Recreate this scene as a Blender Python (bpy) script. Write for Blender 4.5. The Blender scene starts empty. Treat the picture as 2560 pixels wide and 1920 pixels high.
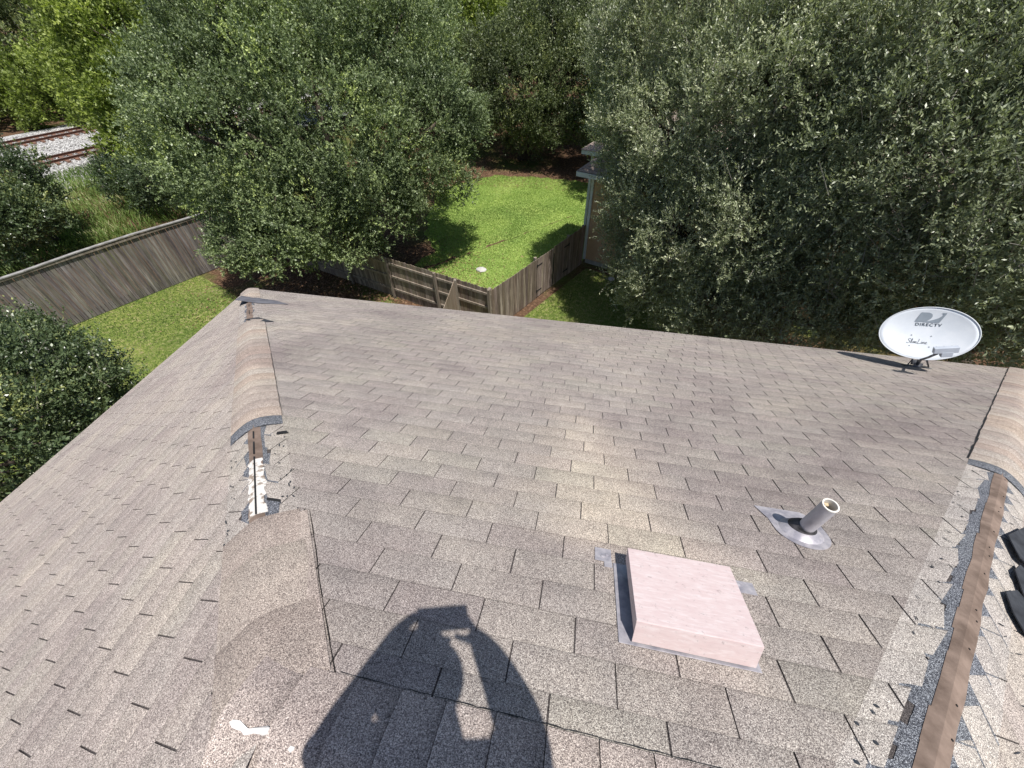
import bpy, bmesh, math, random
import numpy as np
from math import radians, sin, cos, pi, sqrt
from mathutils import Vector, Matrix
random.seed(7); rng = np.random.default_rng(7)
S = bpy.context.scene; COL = S.collection

# ------------------------------------------------------------------ camera
cd = bpy.data.cameras.new('camera'); cam = bpy.data.objects.new('camera', cd); COL.objects.link(cam)
CAMP = Vector((-0.53805, -0.85019, 1.71747))
RR = ((0.98098, 0.19354, -0.01710), (0.12768, -0.70890, -0.69366), (-0.14638, 0.67828, -0.72013))
xr = Vector(RR[0]).normalized(); zf = Vector(RR[2]); zf = (zf - xr * zf.dot(xr)).normalized(); yd = zf.cross(xr)
m = Matrix.Identity(4)
for i in range(3): m[i][0] = xr[i]; m[i][1] = -yd[i]; m[i][2] = -zf[i]; m[i][3] = CAMP[i]
cam.matrix_world = m
cd.sensor_width = 36; cd.lens = 1011.58 / 2560 * 36; cd.clip_start = 0.02; cd.clip_end = 2000
S.camera = cam

# ------------------------------------------------------------------ light
SUND = Vector((-0.2183, 0.2095, -0.9531)).normalized()      # direction the sunlight travels
sl = bpy.data.lights.new('sun', 'SUN'); sl.energy = 4.6; sl.angle = radians(0.55); sl.color = (1.0, 0.962, 0.91)
so = bpy.data.objects.new('sun', sl); COL.objects.link(so); so.location = (3, -3, 20)
so.rotation_euler = SUND.to_track_quat('-Z', 'Y').to_euler()
w = bpy.data.worlds.new('World'); S.world = w; w.use_nodes = True
nt = w.node_tree; bg = nt.nodes['Background']; sky = nt.nodes.new('ShaderNodeTexSky'); sky.sky_type = 'NISHITA'; sky.sun_disc = False
sky.sun_elevation = math.asin(-SUND.z); sky.sun_rotation = math.atan2(-SUND.x, -SUND.y)
nt.links.new(sky.outputs[0], bg.inputs[0]); bg.inputs[1].default_value = 0.085
S.view_settings.view_transform = 'Standard'; S.view_settings.look = 'None'; S.view_settings.gamma = 1
S.view_settings.exposure = 0.25

# ------------------------------------------------------------------ materials
def mat(name, rough=0.8, spec=0.3, metal=0.0):
    m = bpy.data.materials.new(name); m.use_nodes = True
    b = m.node_tree.nodes['Principled BSDF']; b.inputs['Roughness'].default_value = rough
    b.inputs['Specular IOR Level'].default_value = spec; b.inputs['Metallic'].default_value = metal
    return m, m.node_tree, b
def N(nt, t, **kw):
    n = nt.nodes.new(t)
    for k, v in kw.items():
        if k in n.inputs: n.inputs[k].default_value = v
        else: setattr(n, k, v)
    return n
def ramp(nt, stops, interp='LINEAR'):
    r = nt.nodes.new('ShaderNodeValToRGB'); r.color_ramp.interpolation = interp; e = r.color_ramp.elements
    while len(e) > 1: e.remove(e[-1])
    e[0].position = stops[0][0]; e[0].color = (*stops[0][1], 1)
    for p, c in stops[1:]:
        x = e.new(p); x.color = (*c, 1)
    return r
def noise(nt, scale, detail=3, rough=.55, dist=0, vec=None):
    n = N(nt, 'ShaderNodeTexNoise'); n.inputs['Scale'].default_value = scale; n.inputs['Detail'].default_value = detail
    n.inputs['Roughness'].default_value = rough; n.inputs['Distortion'].default_value = dist
    if vec is not None: nt.links.new(vec, n.inputs['Vector'])
    return n
def mixc(nt, a, b, f, mode='MIX'):
    x = nt.nodes.new('ShaderNodeMix'); x.data_type = 'RGBA'; x.blend_type = mode
    def put(sock, v):
        if isinstance(v, bpy.types.NodeSocket): nt.links.new(v, sock)
        elif isinstance(v, (int, float)): sock.default_value = v
        else: sock.default_value = (*v, 1)
    put(x.inputs[0], f); put(x.inputs[6], a); put(x.inputs[7], b)
    return x.outputs[2]
def obco(nt): return nt.nodes.new('ShaderNodeTexCoord').outputs['Object']
def bump(nt, b, h, strength=.4, dist=.01):
    n = nt.nodes.new('ShaderNodeBump'); n.inputs['Strength'].default_value = strength; n.inputs['Distance'].default_value = dist
    nt.links.new(h, n.inputs['Height']); nt.links.new(n.outputs[0], b.inputs['Normal'])
def simple(name, c1, c2, scale=6, rough=.8, spec=.3, metal=0, bmp=0, detail=5, stretch=None, lo=.35, hi=.65):
    m, nt, b = mat(name, rough, spec, metal); co = obco(nt)
    if stretch:
        mp = N(nt, 'ShaderNodeMapping'); mp.inputs['Scale'].default_value = stretch; nt.links.new(co, mp.inputs[0]); co = mp.outputs[0]
    n = noise(nt, scale, detail, .6, vec=co); r = ramp(nt, [(lo, c1), (hi, c2)])
    nt.links.new(n.outputs[0], r.inputs[0]); nt.links.new(r.outputs[0], b.inputs['Base Color'])
    if bmp: bump(nt, b, n.outputs[0], bmp, .01)
    return m

def granule(name, tone=(1, 1, 1), cols=None, patch=False, contrast=1.0):
    m, nt, b = mat(name, .95, .12); co = obco(nt); L = nt.links
    v = N(nt, 'ShaderNodeTexVoronoi'); v.inputs['Scale'].default_value = 560; L.new(co, v.inputs['Vector'])
    sp = nt.nodes.new('ShaderNodeSeparateColor'); L.new(v.outputs['Color'], sp.inputs[0])
    cols = cols or [(0, (.10, .091, .089)), (.2, (.205, .188, .178)), (.45, (.315, .290, .272)), (.7, (.415, .388, .360)), (.88, (.56, .535, .50))]
    r = ramp(nt, cols, 'CONSTANT'); L.new(sp.outputs[0], r.inputs[0])
    v2 = noise(nt, 210, 3, .7, vec=co); r2 = ramp(nt, [(.3, (.84, .84, .84)), (.7, (1.18, 1.18, 1.18))]); L.new(v2.outputs[0], r2.inputs[0])
    c = mixc(nt, r.outputs[0], r2.outputs[0], 1.0, 'MULTIPLY')
    at = N(nt, 'ShaderNodeAttribute', attribute_name='tint'); c = mixc(nt, c, at.outputs['Color'], 1.0, 'MULTIPLY')
    st = noise(nt, 1.1, 5, .62, .4, vec=co); rs = ramp(nt, [(.30, (.80, .765, .775)), (.5, (1, .985, .97)), (.68, (1.08, 1.06, 1.0))]); L.new(st.outputs[0], rs.inputs[0])
    c = mixc(nt, c, rs.outputs[0], 1.0, 'MULTIPLY')
    st = noise(nt, 5.5, 5, .7, .2, vec=co); rs = ramp(nt, [(.3, (.86, .86, .85)), (.7, (1.11, 1.09, 1.06))]); L.new(st.outputs[0], rs.inputs[0])
    c = mixc(nt, c, rs.outputs[0], 1.0, 'MULTIPLY')
    c = mixc(nt, c, tone, 1.0, 'MULTIPLY')
    L.new(c, b.inputs['Base Color']); bump(nt, b, v.outputs['Distance'], .55 * contrast, .0016)
    return m
M_SH = granule('weathered_shingle_granules', (1.20, 1.175, 1.175))
M_SHL = granule('weathered_shingle_granules_pink', (1.38, 1.325, 1.31))
M_UNF = granule('unfaded_shingle_granules', (1.42, 1.42, 1.43))
M_CAP = granule('cap_shingle_granules', (1.40, 1.345, 1.32))
M_DK = granule('fresh_dark_granules', (.84, .9, 1.0), [(0, (.05, .05, .055)), (.3, (.11, .11, .12)), (.62, (.22, .22, .23)), (.82, (.5, .5, .5))])
M_SLOT = granule('slot_bottom_granules', (.30, .29, .31))
M_BACK = simple('shingle_back_asphalt', (.025, .027, .033), (.06, .065, .075), 14, .6)
M_FELT = simple('brown_roofing_felt', (.14, .10, .078), (.27, .20, .16), 11, .9, bmp=.4, detail=8)
M_WHITE = simple('chalky_white_residue', (.30, .24, .19), (.72, .68, .63), 26, .9, bmp=.3, lo=.42, hi=.5)
M_SEAL = simple('white_sealant', (.62, .58, .55), (.80, .77, .75), 30, .7, bmp=.6)
M_BLACK = simple('black_crack', (.012, .012, .013), (.03, .03, .03), 9)

def wood(name, c1, c2, c3, zs=.6, sc=9):
    m, nt, b = mat(name, .85, .2); co = obco(nt); L = nt.links
    mp = N(nt, 'ShaderNodeMapping'); mp.inputs['Scale'].default_value = (1, 1, zs * .12); L.new(co, mp.inputs[0])
    n = noise(nt, sc, 8, .7, .3, vec=mp.outputs[0]); r = ramp(nt, [(.3, c1), (.5, c2), (.68, c3)]); L.new(n.outputs[0], r.inputs[0])
    mp2 = N(nt, 'ShaderNodeMapping'); mp2.inputs['Scale'].default_value = (1, 1, .03); L.new(co, mp2.inputs[0])
    n2 = noise(nt, 60, 4, .7, vec=mp2.outputs[0]); r2 = ramp(nt, [(.35, (.55, .55, .55)), (.6, (1.1, 1.1, 1.1))]); L.new(n2.outputs[0], r2.inputs[0])
    at = N(nt, 'ShaderNodeAttribute', attribute_name='tint')
    c = mixc(nt, r.outputs[0], r2.outputs[0], 1, 'MULTIPLY'); c = mixc(nt, c, at.outputs['Color'], 1, 'MULTIPLY')
    L.new(c, b.inputs['Base Color']); bump(nt, b, n2.outputs[0], .3, .004); return m
M_FENCE = wood('weathered_grey_fence_wood', (.10, .086, .080), (.215, .190, .176), (.35, .32, .30))
M_FENCE2 = wood('weathered_brown_fence_wood', (.11, .082, .064), (.27, .218, .172), (.44, .37, .30))
M_RAILW = wood('fence_rail_wood', (.16, .13, .10), (.30, .25, .2), (.42, .37, .31))

def foliage(name, stops, rough=.42, trans=.22, spec=.45):
    m = bpy.data.materials.new(name); m.use_nodes = True; nt = m.node_tree; L = nt.links; b = nt.nodes['Principled BSDF']; out = nt.nodes['Material Output']
    b.inputs['Roughness'].default_value = rough; b.inputs['Specular IOR Level'].default_value = spec
    at = N(nt, 'ShaderNodeAttribute', attribute_name='leafcol'); r = ramp(nt, stops); L.new(at.outputs['Fac'], r.inputs[0])
    L.new(r.outputs[0], b.inputs['Base Color'])
    tr = nt.nodes.new('ShaderNodeBsdfTranslucent'); c = mixc(nt, r.outputs[0], (1.0, 1.12, .6), 1, 'MULTIPLY'); L.new(c, tr.inputs[0])
    mx = nt.nodes.new('ShaderNodeMixShader'); mx.inputs[0].default_value = trans; L.new(b.outputs[0], mx.inputs[1]); L.new(tr.outputs[0], mx.inputs[2]); L.new(mx.outputs[0], out.inputs[0])
    return m
F_MID = foliage('live_oak_leaves', [(0, (.062, .085, .042)), (.45, (.180, .232, .110)), (.8, (.32, .39, .18)), (1, (.48, .56, .18))])
F_OAK = foliage('grey_green_oak_leaves', [(0, (.11, .13, .080)), (.5, (.31, .35, .205)), (.85, (.54, .57, .36)), (1, (.70, .71, .48))], .38, .26, .6)
F_BRI = foliage('bright_green_leaves', [(0, (.08, .105, .022)), (.5, (.215, .275, .058)), (.85, (.33, .40, .09)), (1, (.43, .49, .12))], .5, .35)
F_DRK = foliage('dark_understorey_leaves', [(0, (.045, .06, .03)), (.5, (.125, .155, .068)), (.9, (.23, .27, .11)), (1, (.36, .39, .14))])
F_SHR = foliage('glossy_holly_leaves', [(0, (.035, .055, .026)), (.5, (.095, .135, .06)), (.85, (.19, .24, .11)), (1, (.40, .43, .15))], .33, .2, .5)
F_GRS = foliage('lawn_grass_blades', [(0, (.19, .27, .07)), (.5, (.36, .49, .13)), (.85, (.50, .60, .19)), (1, (.62, .64, .28))], .6, .35, .2)
F_GR2 = foliage('dry_lawn_grass_blades', [(0, (.09, .15, .045)), (.5, (.17, .245, .075)), (.85, (.30, .33, .13)), (1, (.54, .46, .29))], .6, .35, .2)
F_WED = foliage('tall_weeds', [(0, (.10, .16, .04)), (.5, (.22, .32, .09)), (.85, (.38, .46, .18)), (1, (.58, .56, .32))], .6, .35, .2)
M_BARK = simple('tree_bark', (.05, .038, .028), (.15, .12, .095), 12, .95, bmp=.8, stretch=(1, 1, .25))
M_TWIG = simple('pale_twig_bark', (.20, .18, .15), (.36, .34, .29), 12, .9)

# ------------------------------------------------------------------ object helpers
def tagit(o, label=None, cat=None, group=None, kind=None):
    if label: o['label'] = label
    if cat: o['category'] = cat
    if group: o['group'] = group
    if kind: o['kind'] = kind
    return o
def empty(name, loc=(0, 0, 0)):
    o = bpy.data.objects.new(name, None); o.location = loc; COL.objects.link(o); return o
def npmesh(name, V, F, mats, parent=None, tint=None, leafcol=None, midx=None, smooth=False, origin=None):
    """V (n,3) array, F list of index tuples or (m,4) array."""
    me = bpy.data.meshes.new(name); V = np.asarray(V, dtype=np.float32)
    if origin is not None: V = V - np.asarray(origin, dtype=np.float32)
    if isinstance(F, np.ndarray):
        k = F.shape[1]; nf = len(F); me.vertices.add(len(V)); me.vertices.foreach_set('co', V.ravel())
        me.loops.add(nf * k); me.loops.foreach_set('vertex_index', F.astype(np.int32).ravel())
        me.polygons.add(nf); me.polygons.foreach_set('loop_start', np.arange(0, nf * k, k, dtype=np.int32))
        me.update(calc_edges=True)
    else:
        me.from_pydata([tuple(map(float, v)) for v in V], [], F); nf = len(F)
    for mm in (mats if isinstance(mats, (list, tuple)) else [mats]): me.materials.append(mm)
    if midx is not None: me.polygons.foreach_set('material_index', np.asarray(midx, dtype=np.int32))
    if tint is not None:
        a = me.attributes.new('tint', 'FLOAT_COLOR', 'CORNER'); rows = []
        for f_, tt_ in zip(F, tint): rows += list(tt_) if isinstance(tt_, list) else [tt_] * len(f_)
        t = np.ones((len(rows), 4), dtype=np.float32); t[:, :3] = np.asarray(rows, dtype=np.float32); a.data.foreach_set('color', t.ravel())
    if leafcol is not None:
        a = me.attributes.new('leafcol', 'FLOAT', 'FACE'); a.data.foreach_set('value', np.asarray(leafcol, dtype=np.float32))
    if smooth: me.polygons.foreach_set('use_smooth', np.ones(nf, dtype=bool))
    o = bpy.data.objects.new(name, me); COL.objects.link(o)
    if origin is not None: o.location = origin
    if parent is not None:
        o.parent = parent
        if origin is None: o.matrix_parent_inverse = parent_inv(parent)
    return o
def parent_inv(p):
    # world-space meshes parented under an empty that only has a location
    def wm(q):
        l = Matrix.Translation(q.location)
        return wm(q.parent) @ q.matrix_parent_inverse @ l if q.parent else l
    return wm(p).inverted()
class MB:
    def __init__(s): s.v = []; s.f = []; s.t = []
    def face(s, pts, t=1.0):
        b = len(s.v); s.v += [tuple(p) for p in pts]; s.f.append(tuple(range(b, b + len(pts)))); s.t.append(t if isinstance(t, (tuple, list)) else (t,) * 3)
    def hexa(s, p, t=1.0):      # 8 corners: bottom ring 0-3, top ring 4-7
        b = len(s.v); s.v += [tuple(q) for q in p]
        for f in ((3, 2, 1, 0), (4, 5, 6, 7), (0, 1, 5, 4), (1, 2, 6, 5), (2, 3, 7, 6), (3, 0, 4, 7)):
            s.f.append(tuple(b + i for i in f)); s.t.append(t if isinstance(t, tuple) else (t,) * 3)
    def box(s, c, half, ax=None, t=1.0):
        c = Vector(c); ax = ax or (Vector((1, 0, 0)), Vector((0, 1, 0)), Vector((0, 0, 1)))
        P = []
        for k in (-1, 1):
            for i, j in ((-1, -1), (1, -1), (1, 1), (-1, 1)): P.append(c + ax[0] * half[0] * i + ax[1] * half[1] * j + ax[2] * half[2] * k)
        s.hexa(P, t)
    def tube(s, pts, rad, n=8, t=1.0, cap=True):
        rings = []; pts = [Vector(p) for p in pts]
        for i, p in enumerate(pts):
            d = (pts[min(i + 1, len(pts) - 1)] - pts[max(i - 1, 0)]).normalized()
            u = d.orthogonal().normalized() if i == 0 else (u - d * u.dot(d)).normalized(); q = d.cross(u)
            r = rad[i] if isinstance(rad, (list, tuple)) else rad; b = len(s.v)
            s.v += [tuple(p + (u * cos(2 * pi * k / n) + q * sin(2 * pi * k / n)) * r) for k in range(n)]; rings.append(b)
        for a, b in zip(rings, rings[1:]):
            for k in range(n):
                s.f.append((a + k, a + (k + 1) % n, b + (k + 1) % n, b + k)); s.t.append((t,) * 3 if not isinstance(t, tuple) else t)
        if cap:
            for r_, rev in ((rings[0], True), (rings[-1], False)):
                f = tuple(range(r_, r_ + n)); s.f.append(f[::-1] if rev else f); s.t.append((t,) * 3 if not isinstance(t, tuple) else t)
    def build(s, name, mats, parent=None, smooth=False, origin=None, bevel=0, weld=False):
        o = npmesh(name, np.array(s.v), s.f, mats, parent, tint=s.t, smooth=smooth, origin=origin)
        if weld or smooth or bevel:
            bm = bmesh.new(); bm.from_mesh(o.data); bmesh.ops.remove_doubles(bm, verts=bm.verts, dist=.0002); bmesh.ops.recalc_face_normals(bm, faces=bm.faces) if not weld else None; bm.to_mesh(o.data); bm.free()
        if bevel:
            md = o.modifiers.new('b', 'BEVEL'); md.width = bevel; md.segments = 2; md.limit_method = 'ANGLE'
        return o

# ================================================================== OUR HOUSE ROOF
TH = math.atan(.5); c_, s_ = cos(TH), sin(TH)
UL, UR = -2.054, 1.10
VE = 4.642                    # metres of slope from origin line down to the eave
EY, EZ = VE * c_, -VE * s_
RV = 1.0                      # ridge at v=1 upslope
RY, RZ = -RV * c_, RV * s_
XL, XR = UL + RV * c_, UR - RV * c_     # ridge ends
CL, CR = XL - (EY - RY), XR + (EY - RY)  # eave corners x
Xv, Yv, Zv = Vector((1, 0, 0)), Vector((0, 1, 0)), Vector((0, 0, 1))
class Face:   # local frame: P = O + U*u + D*s + Nn*h    (s measured DOWN the slope)
    def __init__(f, O, U, D): f.O = Vector(O); f.U = U; f.D = D; f.N = U.cross(D).normalized(); 
    def p(f, u, s, h=0): return f.O + f.U * u + f.D * s + f.N * h
FM = Face((0, 0, 0), -Xv, Vector((0, c_, -s_)))           # u = -x, s = -v
if FM.N.z < 0: FM.N = -FM.N
FL = Face((XL, RY, RZ), Yv, Vector((-c_, 0, -s_)))        # u = y-RY
if FL.N.z < 0: FL.N = -FL.N
FR = Face((XR, RY, RZ), Yv, Vector((c_, 0, -s_)))
if FR.N.z < 0: FR.N = -FR.N
FB = Face((0, RY, RZ), Xv, Vector((0, -c_, -s_)))
if FB.N.z < 0: FB.N = -FB.N
def clip(poly, a, b, k):      # keep a*u+b*s <= k
    out = []
    for i in range(len(poly)):
        p, q = poly[i], poly[(i + 1) % len(poly)]; dp = a * p[0] + b * p[1] - k; dq = a * q[0] + b * q[1] - k
        if dp <= 0: out.append(p)
        if (dp < 0) != (dq < 0) and abs(dp - dq) > 1e-12 and dp != 0 and dq != 0:
            t = dp / (dp - dq); out.append((p[0] + (q[0] - p[0]) * t, p[1] + (q[1] - p[1]) * t))
    return out if len(out) >= 3 else []
def emit(mb, F, poly, s0, s1, hl, hu, t, wf=None):
    # tab: height hl at downslope edge s1, hu at upslope edge s0 ; skirt to base
    H = lambda s: hu + (hl - hu) * (s - s0) / (s1 - s0)
    top = [F.p(u, s, H(s)) for u, s in poly]; nrm = (top[1] - top[0]).cross(top[2] - top[1])
    if nrm.dot(F.N) < 0: poly = poly[::-1]
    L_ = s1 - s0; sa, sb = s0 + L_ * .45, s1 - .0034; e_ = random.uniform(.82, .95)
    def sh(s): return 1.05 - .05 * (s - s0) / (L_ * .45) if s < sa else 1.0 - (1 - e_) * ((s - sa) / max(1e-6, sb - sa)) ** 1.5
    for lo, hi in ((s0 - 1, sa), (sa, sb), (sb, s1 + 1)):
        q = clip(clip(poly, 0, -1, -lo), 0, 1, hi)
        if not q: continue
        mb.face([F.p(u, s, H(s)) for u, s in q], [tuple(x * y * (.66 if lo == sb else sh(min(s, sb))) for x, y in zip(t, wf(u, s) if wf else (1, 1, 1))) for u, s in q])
    for i in range(len(poly)):
        a, b = poly[i], poly[(i + 1) % len(poly)]
        if abs(a[1] - s0) < 1e-5 and abs(b[1] - s0) < 1e-5: continue
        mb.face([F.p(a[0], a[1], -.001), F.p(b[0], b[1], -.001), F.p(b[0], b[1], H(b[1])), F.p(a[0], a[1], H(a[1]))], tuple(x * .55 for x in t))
TT = [(1, 1, 1), (.95, .935, .94), (1.03, 1.025, 1.0), (.97, .945, .96), (.99, 1.01, .975), (.92, .90, .91), (1.06, 1.05, 1.03), (1, 1, 1)]
def tabtint(x, y, amp=1.0):
    t = random.choice(TT); j = random.uniform(.965, 1.035); amp = amp * .75
    return tuple(1 + (k * j - 1) * amp for k in t)
def hipnoise(i, seed, lo, hi):
    r = random.Random(seed * 977 + i * 31); return r.uniform(lo, hi)

mb_main, mb_unf, mb_unl = MB(), MB(), MB()
SW = .0075
EXM = .127
# hip distance: perpendicular distance to a hip in plane coords. M face: hip L: x = UL - s*c ... (v=-s)
iL = sqrt(1 + c_ * c_)
def patch(x, v):   # paler band running up the slope from the vent
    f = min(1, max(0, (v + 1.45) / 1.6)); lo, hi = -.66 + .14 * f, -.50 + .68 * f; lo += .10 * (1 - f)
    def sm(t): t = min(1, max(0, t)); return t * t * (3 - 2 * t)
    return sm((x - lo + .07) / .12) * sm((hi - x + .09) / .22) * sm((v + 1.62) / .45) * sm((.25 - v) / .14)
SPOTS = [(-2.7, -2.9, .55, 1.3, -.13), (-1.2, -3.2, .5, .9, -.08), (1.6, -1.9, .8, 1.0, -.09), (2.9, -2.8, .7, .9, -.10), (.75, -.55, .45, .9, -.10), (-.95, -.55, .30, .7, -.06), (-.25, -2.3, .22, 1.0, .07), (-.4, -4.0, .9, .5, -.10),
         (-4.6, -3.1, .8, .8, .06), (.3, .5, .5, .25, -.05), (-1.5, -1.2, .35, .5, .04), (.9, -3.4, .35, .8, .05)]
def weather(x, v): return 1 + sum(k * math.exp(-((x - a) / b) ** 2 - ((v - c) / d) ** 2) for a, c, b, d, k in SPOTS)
for ci in range(-37, 8):                    # course spans v = ci*EX .. (ci+1)*EX, upslope edge is v larger
    v0, v1 = ci * EXM, (ci + 1) * EXM
    s0, s1 = -v1, -v0
    if ci == -37: s1 = VE + .012
    if v1 > .86: v1 = .875; s0 = -v1
    off = (.5 if ci % 2 else 0) - ci * .1016 + random.uniform(-.012, .012)
    wob = random.uniform(-.0015, .0015)
    for j in range(-40, 40):
        xa = (j + off) * .3048; xb = xa + .3048; SW = random.uniform(.0035, .0065) + (.0015 if xa > 0 else 0)
        if xb < CL - .1 or xa > CR + .1: continue
        P = [(-xa - SW / 2, s0), (-xb + SW / 2, s0), (-xb + SW / 2, s1 + wob), (-xa - SW / 2, s1 + wob)]
        P = [(u, s) for u, s in P]
        # region A: further than cap half width from hips
        w_ = .150
        # inside M: x > UL - s*c  -> -u > UL - s c -> u - s*c < -UL ;  x < UR + s*c -> -u - s c< UR
        t = tabtint(xa, v0); cx = (xa + xb) / 2
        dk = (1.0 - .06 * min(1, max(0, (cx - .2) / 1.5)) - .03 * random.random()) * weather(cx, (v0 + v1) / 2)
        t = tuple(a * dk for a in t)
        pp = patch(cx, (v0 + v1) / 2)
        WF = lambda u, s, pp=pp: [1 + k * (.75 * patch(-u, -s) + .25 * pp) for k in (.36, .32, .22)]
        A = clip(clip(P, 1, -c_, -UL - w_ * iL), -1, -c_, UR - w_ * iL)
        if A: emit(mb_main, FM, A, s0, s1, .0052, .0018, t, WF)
        eL = hipnoise(ci, 3, .045, .085); eR = hipnoise(ci, 4, .055, .088)
        BL = clip(clip(P, -1, c_, UL + w_ * iL), 1, -c_ + hipnoise(ci, 8, -.3, .3), -UL - (eL - .015) * iL + hipnoise(ci, 8, -.3, .3) * (s0 + s1) / 2)
        if BL: emit(mb_unl, FM, BL, s0, s1, .0052, .0018, tuple(random.uniform(.96, 1.04) for _ in range(1)) * 3)
        BR = clip(clip(P, 1, c_, -UR + w_ * iL), -1, -c_ + hipnoise(ci, 9, -.25, .25), UR - (eR - .012) * iL + hipnoise(ci, 9, -.25, .25) * (s0 + s1) / 2)
        if BR: emit(mb_unf, FM, BR, s0, s1, .0052, .0018, tuple(random.uniform(.96, 1.04) for _ in range(1)) * 3)

house = empty('house', (0, -1, -8.0))
tagit(house, 'near house with a hipped roof of faded grey shingles and torn hip caps', 'house')
o = mb_main.build('front_roof_slope', M_SH, house)
def side_face(F, sgn, name, mmat, seed, ulim):
    SW = .0048
    mbA, mbB = MB(), MB(); ex, tw = .1222, .296
    hipw = .150; n = int((EY - RY) / c_ / ex) + 1
    for i in range(-1, n + 1):
        s0 = .0 + i * ex + .003; s1 = s0 + ex
        if sgn < 0: s0 = 1.03 + (XL - (-.496)) / c_ + (i - 2) * ex; s1 = s0 + ex
        else: s0 = i * ex + .01; s1 = s0 + ex
        if s1 < 0.02: continue
        s0 = max(s0, 0); 
        smax = (EY - RY) / c_ + .012
        if s0 > smax: continue
        s1 = min(s1, smax)
        yoff = (-.680 - .1225 * (i - 2)) - RY if sgn < 0 else (.11 - .1225 * i)
        yoff += random.uniform(-.006, .006)
        for j in range(-60, 60):
            ua = yoff % tw + j * tw; ub = ua + tw
            if ub < -ulim or ua > 5.4: continue
            P = [(ua + SW / 2, s0), (ub - SW / 2, s0), (ub - SW / 2, s1), (ua + SW / 2, s1)]
            # front hip: u < s*c ; back hip: u > -s*c
            A = clip(clip(P, 1, -c_, -hipw * iL), -1, -c_, -.0 * iL)
            t = tabtint(0, 0, .75)
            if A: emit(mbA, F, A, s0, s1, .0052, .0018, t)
            e = hipnoise(i, seed, .02, .075); z = hipnoise(i + 100, seed, -.05, .05)
            # saw-tooth inner edge: slanting per course
            B = clip(P, -1, c_, hipw * iL)
            kz = .75 * c_ if (sgn > 0 or i % 2) else hipnoise(i, 77, 0, .3); B = clip(clip(B, 1, -c_ + kz, -(e * .6 if kz > .4 else e) * iL + kz * (s0 + (s1 - s0) * .25)), 1, -c_, -.02) if B else B
            if B: emit(mbB, F, B, s0, s1, .0052, .0018, (random.uniform(.95, 1.05),) * 3)
    mbA.build(name, mmat, house)
    return mbB
bl = side_face(FL, -1, 'side_roof_slope', M_SHL, 11, 5.2)
br = side_face(FR, 1, 'east_roof_slope', M_SHL, 12, 5.2)
mb_unf.v, mb_unf.f, mb_unf.t = mb_unf.v, mb_unf.f, mb_unf.t
for q, dst in ((bl, mb_unl), (br, mb_unf)):
    b0 = len(dst.v); dst.v += q.v; dst.f += [tuple(b0 + i for i in f) for f in q.f]; dst.t += q.t
mb_unf.build('unfaded_shingle_band', M_UNF, house); mb_unl.build('unfaded_shingle_band', granule('slightly_unfaded_granules', (1.34, 1.32, 1.31)), house)
# slot bottoms / under-course sheets (a thin layer of darker granules just under the tabs), back slope
mb = MB(); H0 = .0004
A_ = lambda x, y, z: Vector((x, y, z))
mb.face([A_(XL, RY, RZ), A_(CL, EY, EZ), A_(CR, EY, EZ), A_(XR, RY, RZ)])
mb.face([A_(XL, RY, RZ), A_(CL, RY - (EY - RY), EZ), A_(CL, EY, EZ)])
mb.face([A_(XR, RY, RZ), A_(CR, EY, EZ), A_(CR, RY - (EY - RY), EZ)])
mb.face([A_(XL, RY, RZ), A_(XR, RY, RZ), A_(CR, RY - (EY - RY), EZ), A_(CL, RY - (EY - RY), EZ)])
mb.build('shingle_underlay', M_SLOT, house)
mb = MB()
for i in range(0, 46):
    s0 = .16 + i * .127; s1 = min(s0 + .127, (EY - RY) / c_)
    for j in range(-30, 30):
        ua = j * .3048 + (i * .127) % .3048; P = [(ua + .004, s0), (ua + .3008, s0), (ua + .3008, s1), (ua + .004, s1)]
        P = clip(clip(P, -1, -c_, -XL - .1), 1, -c_, XR - .1)
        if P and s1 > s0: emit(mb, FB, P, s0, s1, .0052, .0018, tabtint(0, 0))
mb.build('back_roof_slope', M_SH, house)

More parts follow.
